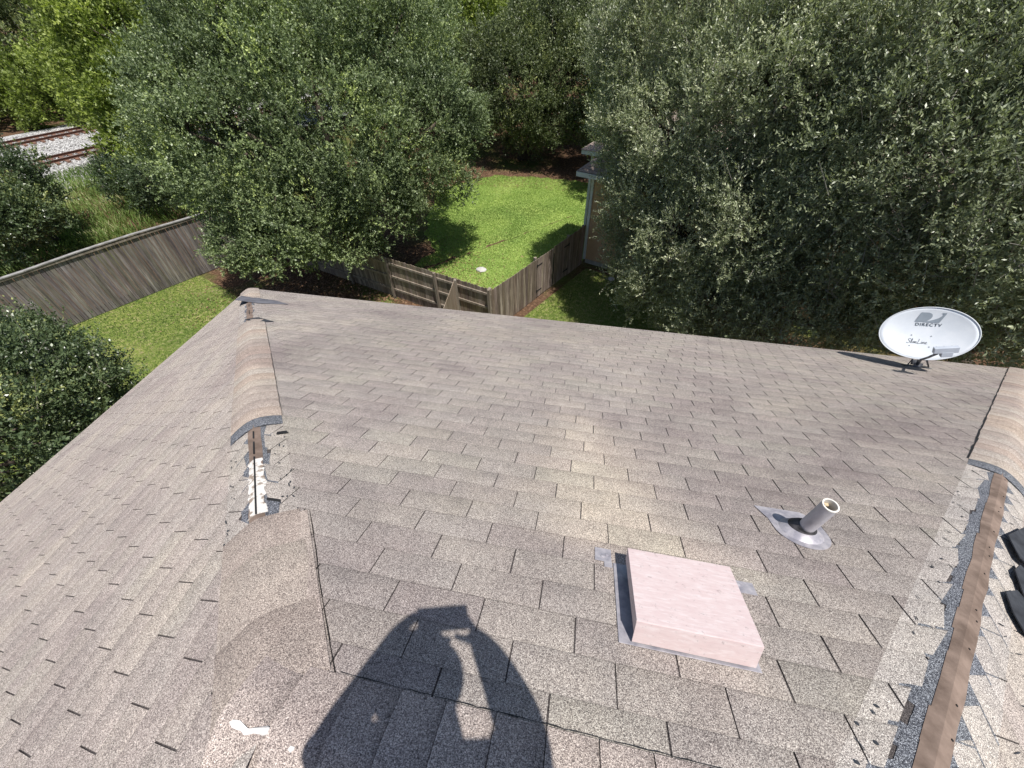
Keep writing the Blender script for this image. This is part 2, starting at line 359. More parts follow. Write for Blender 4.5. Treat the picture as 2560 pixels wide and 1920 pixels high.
# --- hip & ridge lines
def hipfun(side):
    if side == 'L': top = A_(XL, RY, RZ); bot = A_(CL, EY, EZ); nA, nB = FM, FL
    else: top = A_(XR, RY, RZ); bot = A_(CR, EY, EZ); nA, nB = FM, FR
    d = (bot - top).normalized()
    a = nA.N.cross(d).normalized(); b = nB.N.cross(d).normalized()
    cen = (top + bot) / 2
    a_t = A_(0, EY - 1, EZ) ; 
    if a.dot(A_(-.5, 1, -.5) - cen) < 0: a = -a
    tgt = A_(CL, -1, EZ) if side == 'L' else A_(CR, -1, EZ)
    if b.dot(tgt - cen) < 0: b = -b
    return top, d, a, b, nA.N, nB.N
def hip_len(v): return (RV - v) * sqrt(1 + c_ * c_)
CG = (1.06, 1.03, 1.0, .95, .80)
def cap_piece(mb, side, t0, t1, wA=.155, wB=.155, lift0=.006, lift1=.011, t=(1, 1, 1), b=.014, jag=0, line=None, skirt=True):
    """curved strip along the hip from t0 (uphill) to t1 (downhill)"""
    top, d, a, bb, na, nb = line or hipfun(side)
    n = 20; nj = 4
    rows = []
    for k in range(nj + 1):
        tt = t0 + (t1 - t0) * k / nj; lf = lift0 + (lift1 - lift0) * k / nj; row = []
        for i in range(n + 1):
            x = -1 + 2 * i / n; w_ = x * (wA if x > 0 else wB); q = a if x > 0 else bb; nn = (na + nb).normalized()
            aw = abs(w_); side_n = na if x > 0 else nb
            base = top + d * tt + q * aw
            row.append(base + nn * (lf + aw * .316 - sqrt((aw * .316) ** 2 + b * b) + b - b * .8 * (aw / max(wA, wB)) ** 3))
        rows.append(row)
    for k in range(nj):
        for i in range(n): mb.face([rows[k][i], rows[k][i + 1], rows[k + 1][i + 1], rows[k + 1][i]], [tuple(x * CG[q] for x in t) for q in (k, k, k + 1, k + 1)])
    if skirt:
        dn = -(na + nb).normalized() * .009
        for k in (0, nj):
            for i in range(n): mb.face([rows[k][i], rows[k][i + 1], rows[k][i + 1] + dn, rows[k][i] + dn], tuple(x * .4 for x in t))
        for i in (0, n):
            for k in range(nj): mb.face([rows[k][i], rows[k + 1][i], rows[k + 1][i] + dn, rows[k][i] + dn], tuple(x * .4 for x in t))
def cap_run(name, side, va, vb, plain=False, dark_head=.0):
    """from va (uphill) to vb (downhill)"""
    mb = MB(); t = hip_len(va); e = hip_len(vb); st = .127 * 1.12; k = 0
    while t < e - .01:
        t1 = min(t + (st if not plain else .30), e); g = random.uniform(.93, 1.06); r_ = random.choice([(1, .97, .94), (1.02, 1.02, 1.0), (.93, .89, .87), (1.0, .93, .88), (1.06, 1.04, 1.0)])
        wv = random.uniform(-.004, .004)
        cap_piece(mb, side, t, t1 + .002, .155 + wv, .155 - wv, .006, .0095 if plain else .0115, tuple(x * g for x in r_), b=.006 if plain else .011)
        t = t1; k += 1
    o = mb.build(name, M_CAP, house, smooth=False)
    if dark_head:
        mb = MB(); hh = hip_len(va); cap_piece(mb, side, hh - dark_head, hh + .004, .152, .155, .003, .0055)
        o2 = npmesh('exposed_cap_head', np.array(mb.v), mb.f, M_DK, o, tint=mb.t)
    return o
cap_run('hip_cap', 'L', .97, .37, plain=True)
cap_run('hip_cap', 'L', -.40, -2.62, dark_head=.12)
cap_run('hip_cap', 'L', -3.85, -4.62, dark_head=.16)
cap_run('hip_cap', 'R', -1.22, -4.62, dark_head=.12)
# exposed strip under missing caps
def strip_flat(side, va, vb, wA, wB, h, jag, seg, seed, mb, t=(1, 1, 1), wA0=0, wB0=0):
    top, d, a, b, na, nb = hipfun(side); r = random.Random(seed)
    t0, t1 = hip_len(va), hip_len(vb); n = max(2, int((t1 - t0) / seg)); pa = []; pb = []
    for k in range(n + 1):
        tt = t0 + (t1 - t0) * k / n
        ja = wA * (1 + r.uniform(-jag, jag)); jb = wB * (1 + r.uniform(-jag, jag)); pa.append((tt, ja)); pb.append((tt, jb))
    nn = (na + nb).normalized()
    for k in range(n):
        (ta, w1), (tb, w2) = pa[k], pa[k + 1]
        cr1, cr2 = top + d * ta + nn * h, top + d * tb + nn * h
        mb.face([cr1 + a * wA0, top + d * ta + a * w1 + na * h, top + d * tb + a * (w1 if r.random() < .5 else w2) + na * h, cr2 + a * wA0], t)
        (ta, w1), (tb, w2) = pb[k], pb[k + 1]
        mb.face([cr1 + b * wB0, cr2 + b * wB0, top + d * tb + b * w2 + nb * h, top + d * ta + b * w1 + nb * h], t)
def exposed(side, va, vb, wf, wd, seed, white=None, slit=True):
    mb = MB(); strip_flat(side, va, vb, wd[0], wd[1], .0022, .35, .045, seed, mb); mb.build('torn_shingle_edge', M_DK, house)
    mb = MB(); strip_flat(side, va, vb, wf[0], wf[1], .0040, .16, .14, seed + 1, mb); fe = mb.build('exposed_felt', M_FELT, house)
    if white:
        mb = MB(); strip_flat(side, white[0], white[1], .036, .034, .0062, .30, .02, seed + 2, mb); mb.build('white_residue', M_WHITE, fe)
    if slit:
        top, d, a, b, na, nb = hipfun(side); nn = (na + nb).normalized()
        for q in slit:
            mb = MB(); p0, p1 = top + d * hip_len(q[0]) + nn * .0075, top + d * hip_len(q[1]) + nn * .0075
            mb.face([p0 - a * .0035, p0 + a * .004, p1 + a * .0045, p1 - a * .003], (1, 1, 1)); mb.build('deck_joint', M_BLACK, fe)
exposed('L', .42, -.42, (.032, .032), (.075, .085), 21, white=(.34, -.02), slit=[(.34, -.04), (-.06, -.17), (-.2, -.27)])
exposed('L', -2.55, -3.9, (.036, .04), (.10, .10), 31, slit=[(-2.9, -3.1), (-3.3, -3.45)])
exposed('R', 1.0, -1.25, (.030, .040), (.085, .115), 41, slit=None)
# nails in the felt
top, d, a, b, na, nb = hipfun('R'); nh = None
for k in range(15):
    p = top + d * (hip_len(.9) + k * .19 + random.uniform(-.07, .07)) + b * random.uniform(.008, .03) + nb * .0055
    if nh is None: mb = MB(); mb.box((0, 0, 0), (.0026, .0026, .001), (d, b, nb)); nh = mb.build('nail_head', M_BLACK, house)
    else: nh = nh.copy(); COL.objects.link(nh)
    nh.matrix_parent_inverse = parent_inv(house); nh.location = p
# scuffs, tar spots and lifted shards on the unfaded bands
mb = MB(); r = random.Random(5)
for side, va, vb in (('L', .4, -.35), ('R', .9, -1.0), ('R', .9, -1.2), ('L', -2.7, -3.7)):
    top, d, a, b, na, nb = hipfun(side)
    for k in range(30):
        onA = r.random() < (.35 if side == 'R' else .6); q, nn = (a, na) if onA else (b, nb); wmax = .15 if onA or side == 'L' else .5
        p = top + d * (hip_len(va) + (hip_len(vb) - hip_len(va)) * r.random()) + q * r.uniform(.09, wmax) + nn * .0072
        ang = r.uniform(-.5, .5) + (.8 if side == 'R' else 0); e1 = (d * cos(ang) + q * sin(ang)); e2 = nn.cross(e1); L_, W_ = r.uniform(.006, .020), r.uniform(.0015, .0035)
        if r.random() < .25: L_, W_ = .006, .005
        mb.face([p - e1 * L_ - e2 * W_ * .4, p - e2 * W_, p + e1 * L_ - e2 * W_ * .3, p + e1 * L_ * .7 + e2 * W_, p - e1 * L_ * .6 + e2 * W_ * .8])
mb.build('tar_spots', M_BACK, house)['kind'] = 'stuff'
# ridge cap (12 inch pieces laid along the ridge with 5 inch exposure)
def rline(): return (A_(XL - .12, RY, RZ), Xv, Vector((0, c_, -s_)), Vector((0, -c_, -s_)), FM.N, FB.N)
mb = MB(); x = 0; Lr = XR - XL + .12 + .10; k = 0
pos = [0, .135, .278, .405, .528, .66, .79, .92, 1.05, 1.18, 1.31, 1.44, 1.58]
pos = [p for p in pos if p < Lr] + [Lr]
for p0, p1 in zip(pos, pos[1:]):
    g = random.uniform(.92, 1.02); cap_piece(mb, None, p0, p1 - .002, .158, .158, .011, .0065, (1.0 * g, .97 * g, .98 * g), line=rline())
mb.build('ridge_cap', M_CAP, house)
# big smooth patch piece at the junction of hip and ridge, and its open seam
mb = MB(); FMp = lambda x, v, h: FM.p(-x, -v, h)
mb.face([FMp(-1.62, .31, .0085), FMp(-1.575, .262, .0085), FMp(-1.088, .842, .0085), FMp(-1.2, .842, .0085)], (1.0, .97, .95))
# raised seam edge
for a0, a1 in (((-1.565, .262), (-1.40, .458)), ((-1.40, .458), (-1.31, .572)), ((-1.31, .572), (-1.075, .845))):
    mb.face([FMp(a0[0], a0[1], .0092), FMp(a0[0] + .006, a0[1], .0016), FMp(a1[0] + .007, a1[1], .0016), FMp(a1[0], a1[1], .0092)], (.12, .12, .13))
mb.build('junction_flap', M_CAP, house)
def stick(name, zpts, mt, th=.0015):
    """thin blob of sealant laid on whatever roof surface lies there"""
    bpy.context.view_layer.update(); dg = bpy.context.evaluated_depsgraph_get(); P_ = []
    for x, y in zpts:
        dr_ = xr * ((x - 1280) / 1011.58) + yd * ((y - 960) / 1011.58) + zf; dr_.normalize(); hit, loc, nrm, *_ = S.ray_cast(dg, CAMP, dr_)
        P_.append(loc if hit else CAMP + dr_ * 1.5)
    P_ = [p.copy() for p in P_]; k = len(P_); cen = sum(P_, Vector()) / k; up = Vector((-.15, .15, 1)).normalized(); mb = MB(); T_ = [p + up * (th + .0015) for p in P_]
    for i in range(k):
        a, b = i, (i + 1) % k; mb.face([T_[a], T_[b], cen + up * (th + .004)]); mb.face([P_[a], P_[b], T_[b], T_[a]])
    return mb.build(name, mt, house)
Z_ = [(1415, 1378), (1418, 1362), (1440, 1352), (1480, 1358), (1492, 1382), (1500, 1396), (1530, 1404), (1560, 1412), (1600, 1402), (1650, 1390), (1660, 1400), (1650, 1425), (1645, 1442), (1615, 1450), (1590, 1440), (1560, 1434), (1530, 1443), (1500, 1445), (1490, 1430), (1485, 1420), (1455, 1412), (1430, 1402)]
stick('sealant_patch', [(x / 2.458, 1250 + y / 2.458) for x, y in Z_[:14]] + [(x / 2.458, 1250 + y / 2.458) for x, y in Z_[14:]], M_SEAL)
stick('sealant_patch', [(720, 1874), (728, 1865), (738, 1868), (735, 1876), (726, 1882)], M_SEAL)

# shadow of the gap under the caps, drawn as thin black strips
r = random.Random(8)
def gap_shadow_strip(pts, wvec, nn, w0, name='cap_gap_shadow'):
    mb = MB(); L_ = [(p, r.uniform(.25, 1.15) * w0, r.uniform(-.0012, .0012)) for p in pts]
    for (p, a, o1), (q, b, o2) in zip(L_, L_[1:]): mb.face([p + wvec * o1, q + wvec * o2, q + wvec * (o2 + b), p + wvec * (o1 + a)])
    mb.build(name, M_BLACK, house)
gap_shadow_strip([FMp(XL + .10 + (XR - XL + .0) * k / 60, .8425, .0078) for k in range(61)], FM.D, FM.N, .0035)
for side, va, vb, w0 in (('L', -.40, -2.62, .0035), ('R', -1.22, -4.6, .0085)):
    top, d, a, b, na, nb = hipfun(side); gap_shadow_strip([top + d * (hip_len(va) + (hip_len(vb) - hip_len(va)) * k / 70) + a * .1535 + na * .0085 for k in range(71)], a, na, w0)
for px4, mt4 in (([(666, 1246), (700, 1251), (695, 1291), (671, 1290)], M_DK), ([(667, 1243), (701, 1248), (700, 1255), (667, 1250)], M_BLACK), ([(690, 1086), (722, 1082), (716, 1076), (693, 1079)], M_BLACK)):
    mb = MB(); mb.face([(lambda q: q)(CAMP + (lambda dd: dd * ((FM.O + FM.N * (.0078 if mt4 is M_DK else .0084) - CAMP).dot(FM.N) / dd.dot(FM.N)))(xr * ((x - 1280) / 1011.58) + yd * ((y - 960) / 1011.58) + zf)) for x, y in px4]); mb.build('missing_tab', mt4, house)

# --- fascia, soffit, walls
M_FAS = simple('painted_fascia', (.50, .46, .40), (.58, .54, .48), 5, .6)
M_SID = simple('tan_lap_siding', (.36, .25, .16), (.42, .30, .19), 4, .8, stretch=(1, 1, 6))
mb = MB(); y0, y1 = RY - (EY - RY), EY
for (a0, a1, n_) in ((A_(CL, y1, EZ), A_(CR, y1, EZ), -Yv), (A_(CL, y0, EZ), A_(CL, y1, EZ), Xv), (A_(CR, y0, EZ), A_(CR, y1, EZ), -Xv), (A_(CL, y0, EZ), A_(CR, y0, EZ), Yv)):
    mid = (a0 + a1) / 2 + n_ * .02 - Zv * .10; L_ = (a1 - a0).length / 2 - .03; mb.box(mid, (L_, .012, .085), ((a1 - a0).normalized(), n_, Zv))
mb.build('fascia', M_FAS, house)
mb = MB(); mb.box((.5 * (CL + CR), RY, EZ - .20), ((CR - CL) / 2 - .05, (EY - RY) - .05, .008)); mb.build('soffit', M_FAS, house)
mb = MB(); mb.box((.5 * (CL + CR), RY, (-8 + EZ - .2) / 2), ((CR - CL) / 2 - .5, (EY - RY) - .5, (8 + EZ - .22) / 2)); mb.build('wall', M_SID, house)
WN = simple('white_window_frame', (.7, .7, .68), (.78, .78, .75), 4, .5); GL, gnt, gb = mat('window_glass', .08, .6); gb.inputs['Base Color'].default_value = (.03, .035, .04, 1)
for x in (-4.2, -1, 2.6):
    for z in (-7 + .6, -4.1):
        m1 = MB(); m1.box((x, EY - .49, z), (.5, .03, .65)); fr = m1.build('window', WN, house); m1 = MB(); m1.box((x, EY - .455, z), (.44, .006, .59)); m1.build('pane', GL, fr)

# --- torn shingle pieces lying on the roof
def shard(name, pts, hs, label, mt=M_BACK, group=None):
    """loose piece: pts in world coords, thick 4 mm"""
    mb = MB(); c0 = sum((Vector(p) for p in pts), Vector()) / len(pts); up = (Vector(pts[1]) - Vector(pts[0])).cross(Vector(pts[2]) - Vector(pts[1])).normalized()
    if up.z < 0: pts = pts[::-1]; up = -up
    T_ = [Vector(p) + up * .004 for p in pts]; mb.face(T_); mb.face([Vector(p) for p in pts][::-1], .6)
    for i in range(len(pts)): mb.face([Vector(pts[i]), Vector(pts[(i + 1) % len(pts)]), T_[(i + 1) % len(pts)], T_[i]], .5)
    o = mb.build(name, mt, None, origin=tuple(c0)); return tagit(o, label, 'shingle piece', group)
G_ = 'torn shingle pieces lying on the roof'
fm = lambda x, v, h: FMp(x, v, h)
shard('torn_shingle', [fm(-5.70, -3.93, .009), fm(-5.05, -3.86, .009), fm(-4.72, -3.70, .009), fm(-5.08, -3.56, .009), fm(-5.50, -3.60, .009)], 0, 'blue grey torn shingle lying below the hip cap at the far roof corner', simple('blue_grey_shingle_back', (.10, .10, .115), (.17, .17, .19), 9), G_)
shard('torn_shingle', [fm(-4.42, -2.78, .009), fm(-4.10, -2.66, .009), fm(-4.28, -2.58, .009), fm(-4.45, -2.60, .009)], 0, 'small dark torn shingle corner beside the upper end of the long left hip cap', group=G_)
fr = lambda u, s, h: FR.p(u, s, h)
PIX = []   # filled below by ray casts onto the east slope
def on_plane(px, py, F, h):
    d = xr * ((px - 1280) / 1011.58) + yd * ((py - 960) / 1011.58) + zf; o_ = F.O + F.N * h
    t = (o_ - CAMP).dot(F.N) / d.dot(F.N); return CAMP + d * t
for poly, h, lb in (([(2518, 1338), (2560, 1318), (2640, 1380), (2640, 1425), (2575, 1420), (2548, 1395)], .03, 'curled dark shingle shard at the right edge, uppermost of the three'),
                    ([(2535, 1425), (2548, 1412), (2640, 1500), (2640, 1545), (2562, 1500)], .024, 'narrow dark shingle shard between the two wider ones at the right edge'),
                    ([(2512, 1480), (2540, 1475), (2640, 1590), (2640, 1650), (2560, 1582), (2530, 1530)], .02, 'long dark shingle shard at the right edge, lowest of the three')):
    shard('torn_shingle', [on_plane(x, y, FR, h) for x, y in poly], 0, lb, group=G_)

# ================================================================== THINGS FIXED ON THE ROOF
# box vent
M_VENT = mat('pink_grey_painted_metal', .55, .4)[0]; nt = M_VENT.node_tree; b = nt.nodes['Principled BSDF']; co = obco(nt)
mp = N(nt, 'ShaderNodeMapping'); mp.inputs['Scale'].default_value = (2.0, 13, 6); nt.links.new(co, mp.inputs[0])
n1 = noise(nt, 9, 6, .65, .5, vec=mp.outputs[0]); r1 = ramp(nt, [(.34, (.60, .475, .465)), (.52, (.64, .525, .512)), (.66, (.69, .60, .59))]); nt.links.new(n1.outputs[0], r1.inputs[0])
n2 = noise(nt, 70, 6, .7, vec=co); r2 = ramp(nt, [(.30, (.62, .6, .6)), (.40, (1, 1, 1)), (.72, (1.04, 1.02, 1.02))]); nt.links.new(n2.outputs[0], r2.inputs[0])
nt.links.new(mixc(nt, r1.outputs[0], r2.outputs[0], 1, 'MULTIPLY'), b.inputs['Base Color']); bump(nt, b, n1.outputs[0], .12, .002)
M_GALV = simple('worn_galvanised_metal', (.30, .29, .33), (.55, .52, .54), 22, .5, .5, .3)
M_DARKIN = simple('dark_vent_interior', (.02, .02, .025), (.05, .05, .06), 20, .7)
def fp(x, v, h): return FMp(x, v, h)
def fbox(mb, x0, x1, v0, v1, h0, h1, t=1.0):
    mb.hexa([fp(x0, v0, h0), fp(x1, v0, h0), fp(x1, v1, h0), fp(x0, v1, h0), fp(x0, v0, h1), fp(x1, v0, h1), fp(x1, v1, h1), fp(x0, v1, h1)], t)
VB = FMp(-.08, .4, 0)
vent = empty('roof_vent', VB); tagit(vent, 'square pale pink metal box vent on the front roof slope, open along its shaded side', 'roof vent')
VT = .102; vx0, vx1, vv0, vv1 = -.258, .100, .250, .562
mb = MB()       # hood: top and three turned-down lips, open on the left side
th_ = .0025
mb.hexa([fp(vx0, vv0, VT - .004), fp(vx1, vv0, VT - .004), fp(vx1, vv1, VT - .002), fp(vx0, vv1, VT - .002), fp(vx0, vv0, VT), fp(vx1, vv0, VT), fp(vx1, vv1, VT + .002), fp(vx0, vv1, VT + .002)])
mb.hexa([fp(vx0, vv1 - .003, .016), fp(vx1, vv1 - .003, .016), fp(vx1, vv1 + .001, .016), fp(vx0, vv1 + .001, .016), fp(vx0, vv1 - .003, VT), fp(vx1, vv1 - .003, VT), fp(vx1, vv1 + .001, VT), fp(vx0, vv1 + .001, VT)])
mb.hexa([fp(vx0, vv0, .06), fp(vx1, vv0, .06), fp(vx1, vv0 + .003, .06), fp(vx0, vv0 + .003, .06), fp(vx0, vv0, VT - .004), fp(vx1, vv0, VT - .004), fp(vx1, vv0 + .003, VT - .004), fp(vx0, vv0 + .003, VT - .004)])
mb.hexa([fp(vx1 - .003, vv0, .030), fp(vx1, vv0, .030), fp(vx1, vv1, .030), fp(vx1 - .003, vv1, .030), fp(vx1 - .003, vv0, VT - .002), fp(vx1, vv0, VT - .002), fp(vx1, vv1, VT - .002), fp(vx1 - .003, vv1, VT - .002)])
mb.hexa([fp(vx0, vv0, .052), fp(vx0 + .003, vv0, .052), fp(vx0 + .003, vv1, .052), fp(vx0, vv1, .052), fp(vx0, vv0, VT - .002), fp(vx0 + .003, vv0, VT - .002), fp(vx0 + .003, vv1, VT - .002), fp(vx0, vv1, VT - .002)])
mb.build('hood', M_VENT, vent, bevel=.0012)
mb = MB(); fbox(mb, -.296, .118, .235, .568, .0062, .0085)
mb.build('flashing', M_GALV, vent, bevel=.001)
mb = MB(); fbox(mb, -.365, -.302, .165, .235, .0062, .008); fbox(mb, -.330, -.300, .235, .262, .0062, .008)
mb.build('flashing_tab', M_GALV, vent)
mb = MB(); fbox(mb, .121, .215, .205, .262, .0062, .008); mb.build('flashing_tab', M_GALV, vent)
mb = MB(); fbox(mb, -.205, .05, .29, .52, .009, .075); mb.build('vent_throat', M_DARKIN, vent)
mb = MB()
for z in range(3): fbox(mb, -.232 + z * .009, -.228 + z * .009, .27, .54, .01, .05)
mb.build('louvre', M_GALV, vent)
for xx, vv in ((-.318, .198), (-.335, .21), (.158, .225)):
    mb = MB(); p = fp(xx, vv, .0085); nn = FM.N; mb.tube([p, p + nn * .0022, p + nn * .0035], [.0085, .008, .004], 10); mb.build('screw', M_GALV, vent)

# plumbing vent pipe
PB = FMp(.555, -.185, 0)
pipe = empty('vent_pipe', PB); tagit(pipe, 'short grey plumbing pipe with a white rim rising from a metal flashing on the roof', 'vent pipe')
M_PVC = simple('grey_painted_pipe', (.36, .34, .355), (.60, .58, .60), 14, .45, .5, stretch=(1, 1, .4), bmp=.1)
M_PVCW = simple('bare_white_pipe_rim', (.66, .62, .55), (.80, .77, .70), 9, .5)
base = PB; tp = PB + Vector((.006, .006, .245))
mb = MB(); n = 28; R0, R1 = .0315, .0255
def ring(c, r, k=n): return [c + Vector((cos(2 * pi * i / k) * r, sin(2 * pi * i / k) * r, 0)) for i in range(k)]
def loft(mb, rings, t=1.0):
    for A, B in zip(rings, rings[1:]):
        for i in range(len(A)): mb.face([A[i], A[(i + 1) % len(A)], B[(i + 1) % len(A)], B[i]], t)
loft(mb, [ring(base - Zv * .02, R0), ring(tp - Zv * .006, R0)]); mb.build('pipe', M_PVC, pipe, smooth=True)
mb = MB(); loft(mb, [ring(tp - Zv * .006, R0 + .0002), ring(tp, R0), ring(tp + Zv * .0005, R1), ring(tp - Zv * .22, R1)]); mb.build('pipe_rim', M_PVCW, pipe)
M_RUB = simple('cracked_black_rubber', (.02, .02, .022), (.09, .085, .09), 30, .6)
mb = MB(); bn = Zv * .9 + FM.N * .1; bn.normalize()
def ringn(c, r, nn, k=n):
    u = nn.orthogonal().normalized(); q = nn.cross(u); return [c + (u * cos(2 * pi * i / k) + q * sin(2 * pi * i / k)) * r for i in range(k)]
c0 = PB + FM.N * .0; k1 = (FM.N + Zv).normalized()
loft(mb, [ringn(c0 + FM.N * .030, .056, FM.N), ringn(c0 + FM.N * .036, .055, FM.N), ringn(c0 + k1 * .044, .045, k1), ringn(c0 + Zv * .062, .036, Zv), ringn(c0 + Zv * .066, .032, Zv)]); mb.build('rubber_collar', M_RUB, pipe, smooth=True)
mb = MB(); loft(mb, [ringn(c0 + FM.N * .008, .088, FM.N), ringn(c0 + FM.N * .016, .078, FM.N), ringn(c0 + FM.N * .029, .058, FM.N), ringn(c0 + FM.N * .031, .054, FM.N)]); co_ = mb.build('flashing_cone', M_GALV, pipe, smooth=True)
mb = MB(); P = []   # flat flange with rounded lower (uphill side toward camera) edge
o2 = [(-.135, -.145), (.105, -.135)]
arc = [(.108 * cos(a_), .118 * sin(a_)) for a_ in np.linspace(0, pi, 17)]
out = [(.112, -.10)] + [(x * 1.04, y) for x, y in arc] + [(-.115, -.06), (-.145, -.150), (.06, -.150)]
out = [(.555 + x, -.185 + y) for x, y in out]
T_ = [fp(x, v, .0085) for x, v in out]; B_ = [fp(x, v, .0055) for x, v in out]
mb.face(T_); 
for i in range(len(T_)): mb.face([T_[i], T_[(i + 1) % len(T_)], B_[(i + 1) % len(T_)], B_[i]], .6)
mb.build('flashing', M_GALV, pipe)
mb = MB(); r = random.Random(3)
for i in range(5): 
    a0 = r.uniform(0, 6.28); mb.box(tp + Vector((cos(a0) * .018, sin(a0) * .018, -.03)), (.008, .006, .004))
mb.build('nest_debris', simple('dry_nest_debris', (.45, .33, .2), (.6, .5, .35), 30), pipe)

# ------------------------------------------------------------------ satellite dish
DB = FMp(3.62, -4.12, 0)
dish = empty('satellite_dish', DB); tagit(dish, 'white oval satellite dish with lettering on a bent mast above the far roof edge', 'satellite dish')
M_DW = simple('white_dish_paint', (.66, .70, .74), (.75, .78, .81), 5, .35, .5)
M_DG = simple('grey_dish_metal', (.10, .105, .12), (.22, .23, .25), 12, .45, .5, .4)
M_INK, it, ib = mat('grey_print_ink', .5); ib.inputs['Base Color'].default_value = (.10, .12, .14, 1)
M_INK2, it, ib = mat('pale_grey_print_ink', .5); ib.inputs['Base Color'].default_value = (.28, .32, .36, 1)
def pixray(px, py): return (xr * ((px - 1280) / 1011.58) + yd * ((py - 960) / 1011.58) + zf).normalized()
DD = 6.72; DC = CAMP + pixray(2318, 834) * DD
nD = (CAMP - DC).normalized()
# image-right direction at the dish, tilted about 10 degrees
q1 = (CAMP + pixray(2436, 836) * DD) - (CAMP + pixray(2202, 823) * DD); uD = (q1 - nD * q1.dot(nD)).normalized(); vD = nD.cross(uD).normalized()
if vD.z < 0: vD = -vD
nD = (nD + uD * .10 + vD * .05).normalized(); uD = (uD - nD * uD.dot(nD)).normalized(); vD = nD.cross(uD)
if vD.z < 0: vD = -vD
a_d, b_d, dep = .415, .300, .055
def dpt(x, y, off=0): 
    r2 = (x / a_d) ** 2 + (y / b_d) ** 2; return DC + uD * x + vD * y + nD * (dep * (r2 - 1) + off)
mb = MB(); nr, na_ = 10, 64
grid = [[dpt(a_d * (i / nr) * cos(2 * pi * k / na_), b_d * (i / nr) * sin(2 * pi * k / na_)) for k in range(na_)] for i in range(nr + 1)]
for i in range(nr):
    for k in range(na_):
        k2 = (k + 1) % na_
        if i == 0: mb.face([grid[0][0], grid[1][k], grid[1][k2]])
        else: mb.face([grid[i][k], grid[i + 1][k], grid[i + 1][k2], grid[i][k2]])
o = mb.build('reflector', M_DW, dish, smooth=True, weld=True); sd = o.modifiers.new('s', 'SOLIDIFY'); sd.thickness = .003; sd.offset = -1
mb = MB(); rr = [dpt(a_d * 1.0 * cos(2 * pi * k / na_), b_d * sin(2 * pi * k / na_), .001) for k in range(na_ + 1)]
mb.tube(rr, .005, 8, cap=False); mb.build('rim', simple('rim_paint', (.62, .65, .68), (.7, .73, .76), 5, .4), dish, smooth=True)
def inkpoly(name, pts, mt, off=.003):
    mb = MB(); c0 = (sum(p[0] for p in pts) / len(pts), sum(p[1] for p in pts) / len(pts))
    for i in range(len(pts)):
        mb.face([dpt(c0[0], c0[1], off), dpt(*pts[i], off), dpt(*pts[(i + 1) % len(pts)], off)])
    return mb
# logo: parallelogram with a D shaped left half and swoosh cut at the right
lx, ly = .0, .186; sw_, sh_ = .104, .054; sk = .020
def LG(u, v): return (lx + u * sw_ + v * sk, ly + v * sh_)
mb = MB()
Dp = [LG(-1, -1), LG(-1, 1), LG(-.55, 1)] + [LG(-.50 + .60 * sin(t), cos(t) * 1.0) for t in np.linspace(.15, pi - .15, 12)] + [LG(-.5, -1)]
Sp = [LG(-.25, -1), LG(.95, -1), LG(1, 1), LG(.62, 1)] + [LG(.62 - 0.0 + (.28 * cos(t)) , .95 - 1.75 * ((1 - cos(t)) / 2 + .02)) for t in np.linspace(.3, 1.9, 6)]
Sp = [LG(-.35, -1), LG(.97, -1), LG(1.0, 1), LG(.60, 1), LG(.80, .72), LG(.80, .35), LG(.66, -.05), LG(.40, -.42), LG(.05, -.72), LG(-.35, -.92)]
for poly in (Dp, Sp):
    c0 = (sum(p[0] for p in poly[-4:]) / 4, sum(p[1] for p in poly[-4:]) / 4)
    if poly is Dp: c0 = LG(-.6, 0); trip = [(c0, poly[i], poly[(i + 1) % len(poly)]) for i in range(len(poly))]
    else: trip = [(poly[0], poly[1], poly[9]), (poly[1], poly[8], poly[9]), (poly[1], poly[7], poly[8]), (poly[1], poly[6], poly[7]), (poly[1], poly[2], poly[6]), (poly[2], poly[5], poly[6]), (poly[2], poly[4], poly[5]), (poly[2], poly[3], poly[4])]
    for t3 in trip: mb.face([dpt(*p, .0035) for p in t3])
mb.build('emblem', M_INK2, dish)
def text_on_dish(name, txt, cx, cy, size, shear=0.0, mt=None, spacing=1.1, hscale=1.0, ang=0):
    cu = bpy.data.curves.new('t', 'FONT'); cu.body = txt; cu.size = size; cu.shear = shear; cu.align_x = 'CENTER'; cu.space_character = spacing; cu.offset = size * .018
    to = bpy.data.objects.new('t', cu); COL.objects.link(to); bpy.context.view_layer.update()
    dg = bpy.context.evaluated_depsgraph_get(); me = bpy.data.meshes.new_from_object(to.evaluated_get(dg)); bpy.data.objects.remove(to)
    for v in me.vertices:
        x, y = v.co.x * hscale, v.co.y; x, y = x * cos(ang) - y * sin(ang), x * sin(ang) + y * cos(ang); v.co = dpt(cx + x, cy + y, .0035)
    me.materials.clear(); me.materials.append(mt or M_INK); o = bpy.data.objects.new(name, me); COL.objects.link(o); o.parent = dish; o.matrix_parent_inverse = parent_inv(dish); return o
text_on_dish('lettering', 'DIRECTV', -.005, .088, .047, 0, spacing=1.22)
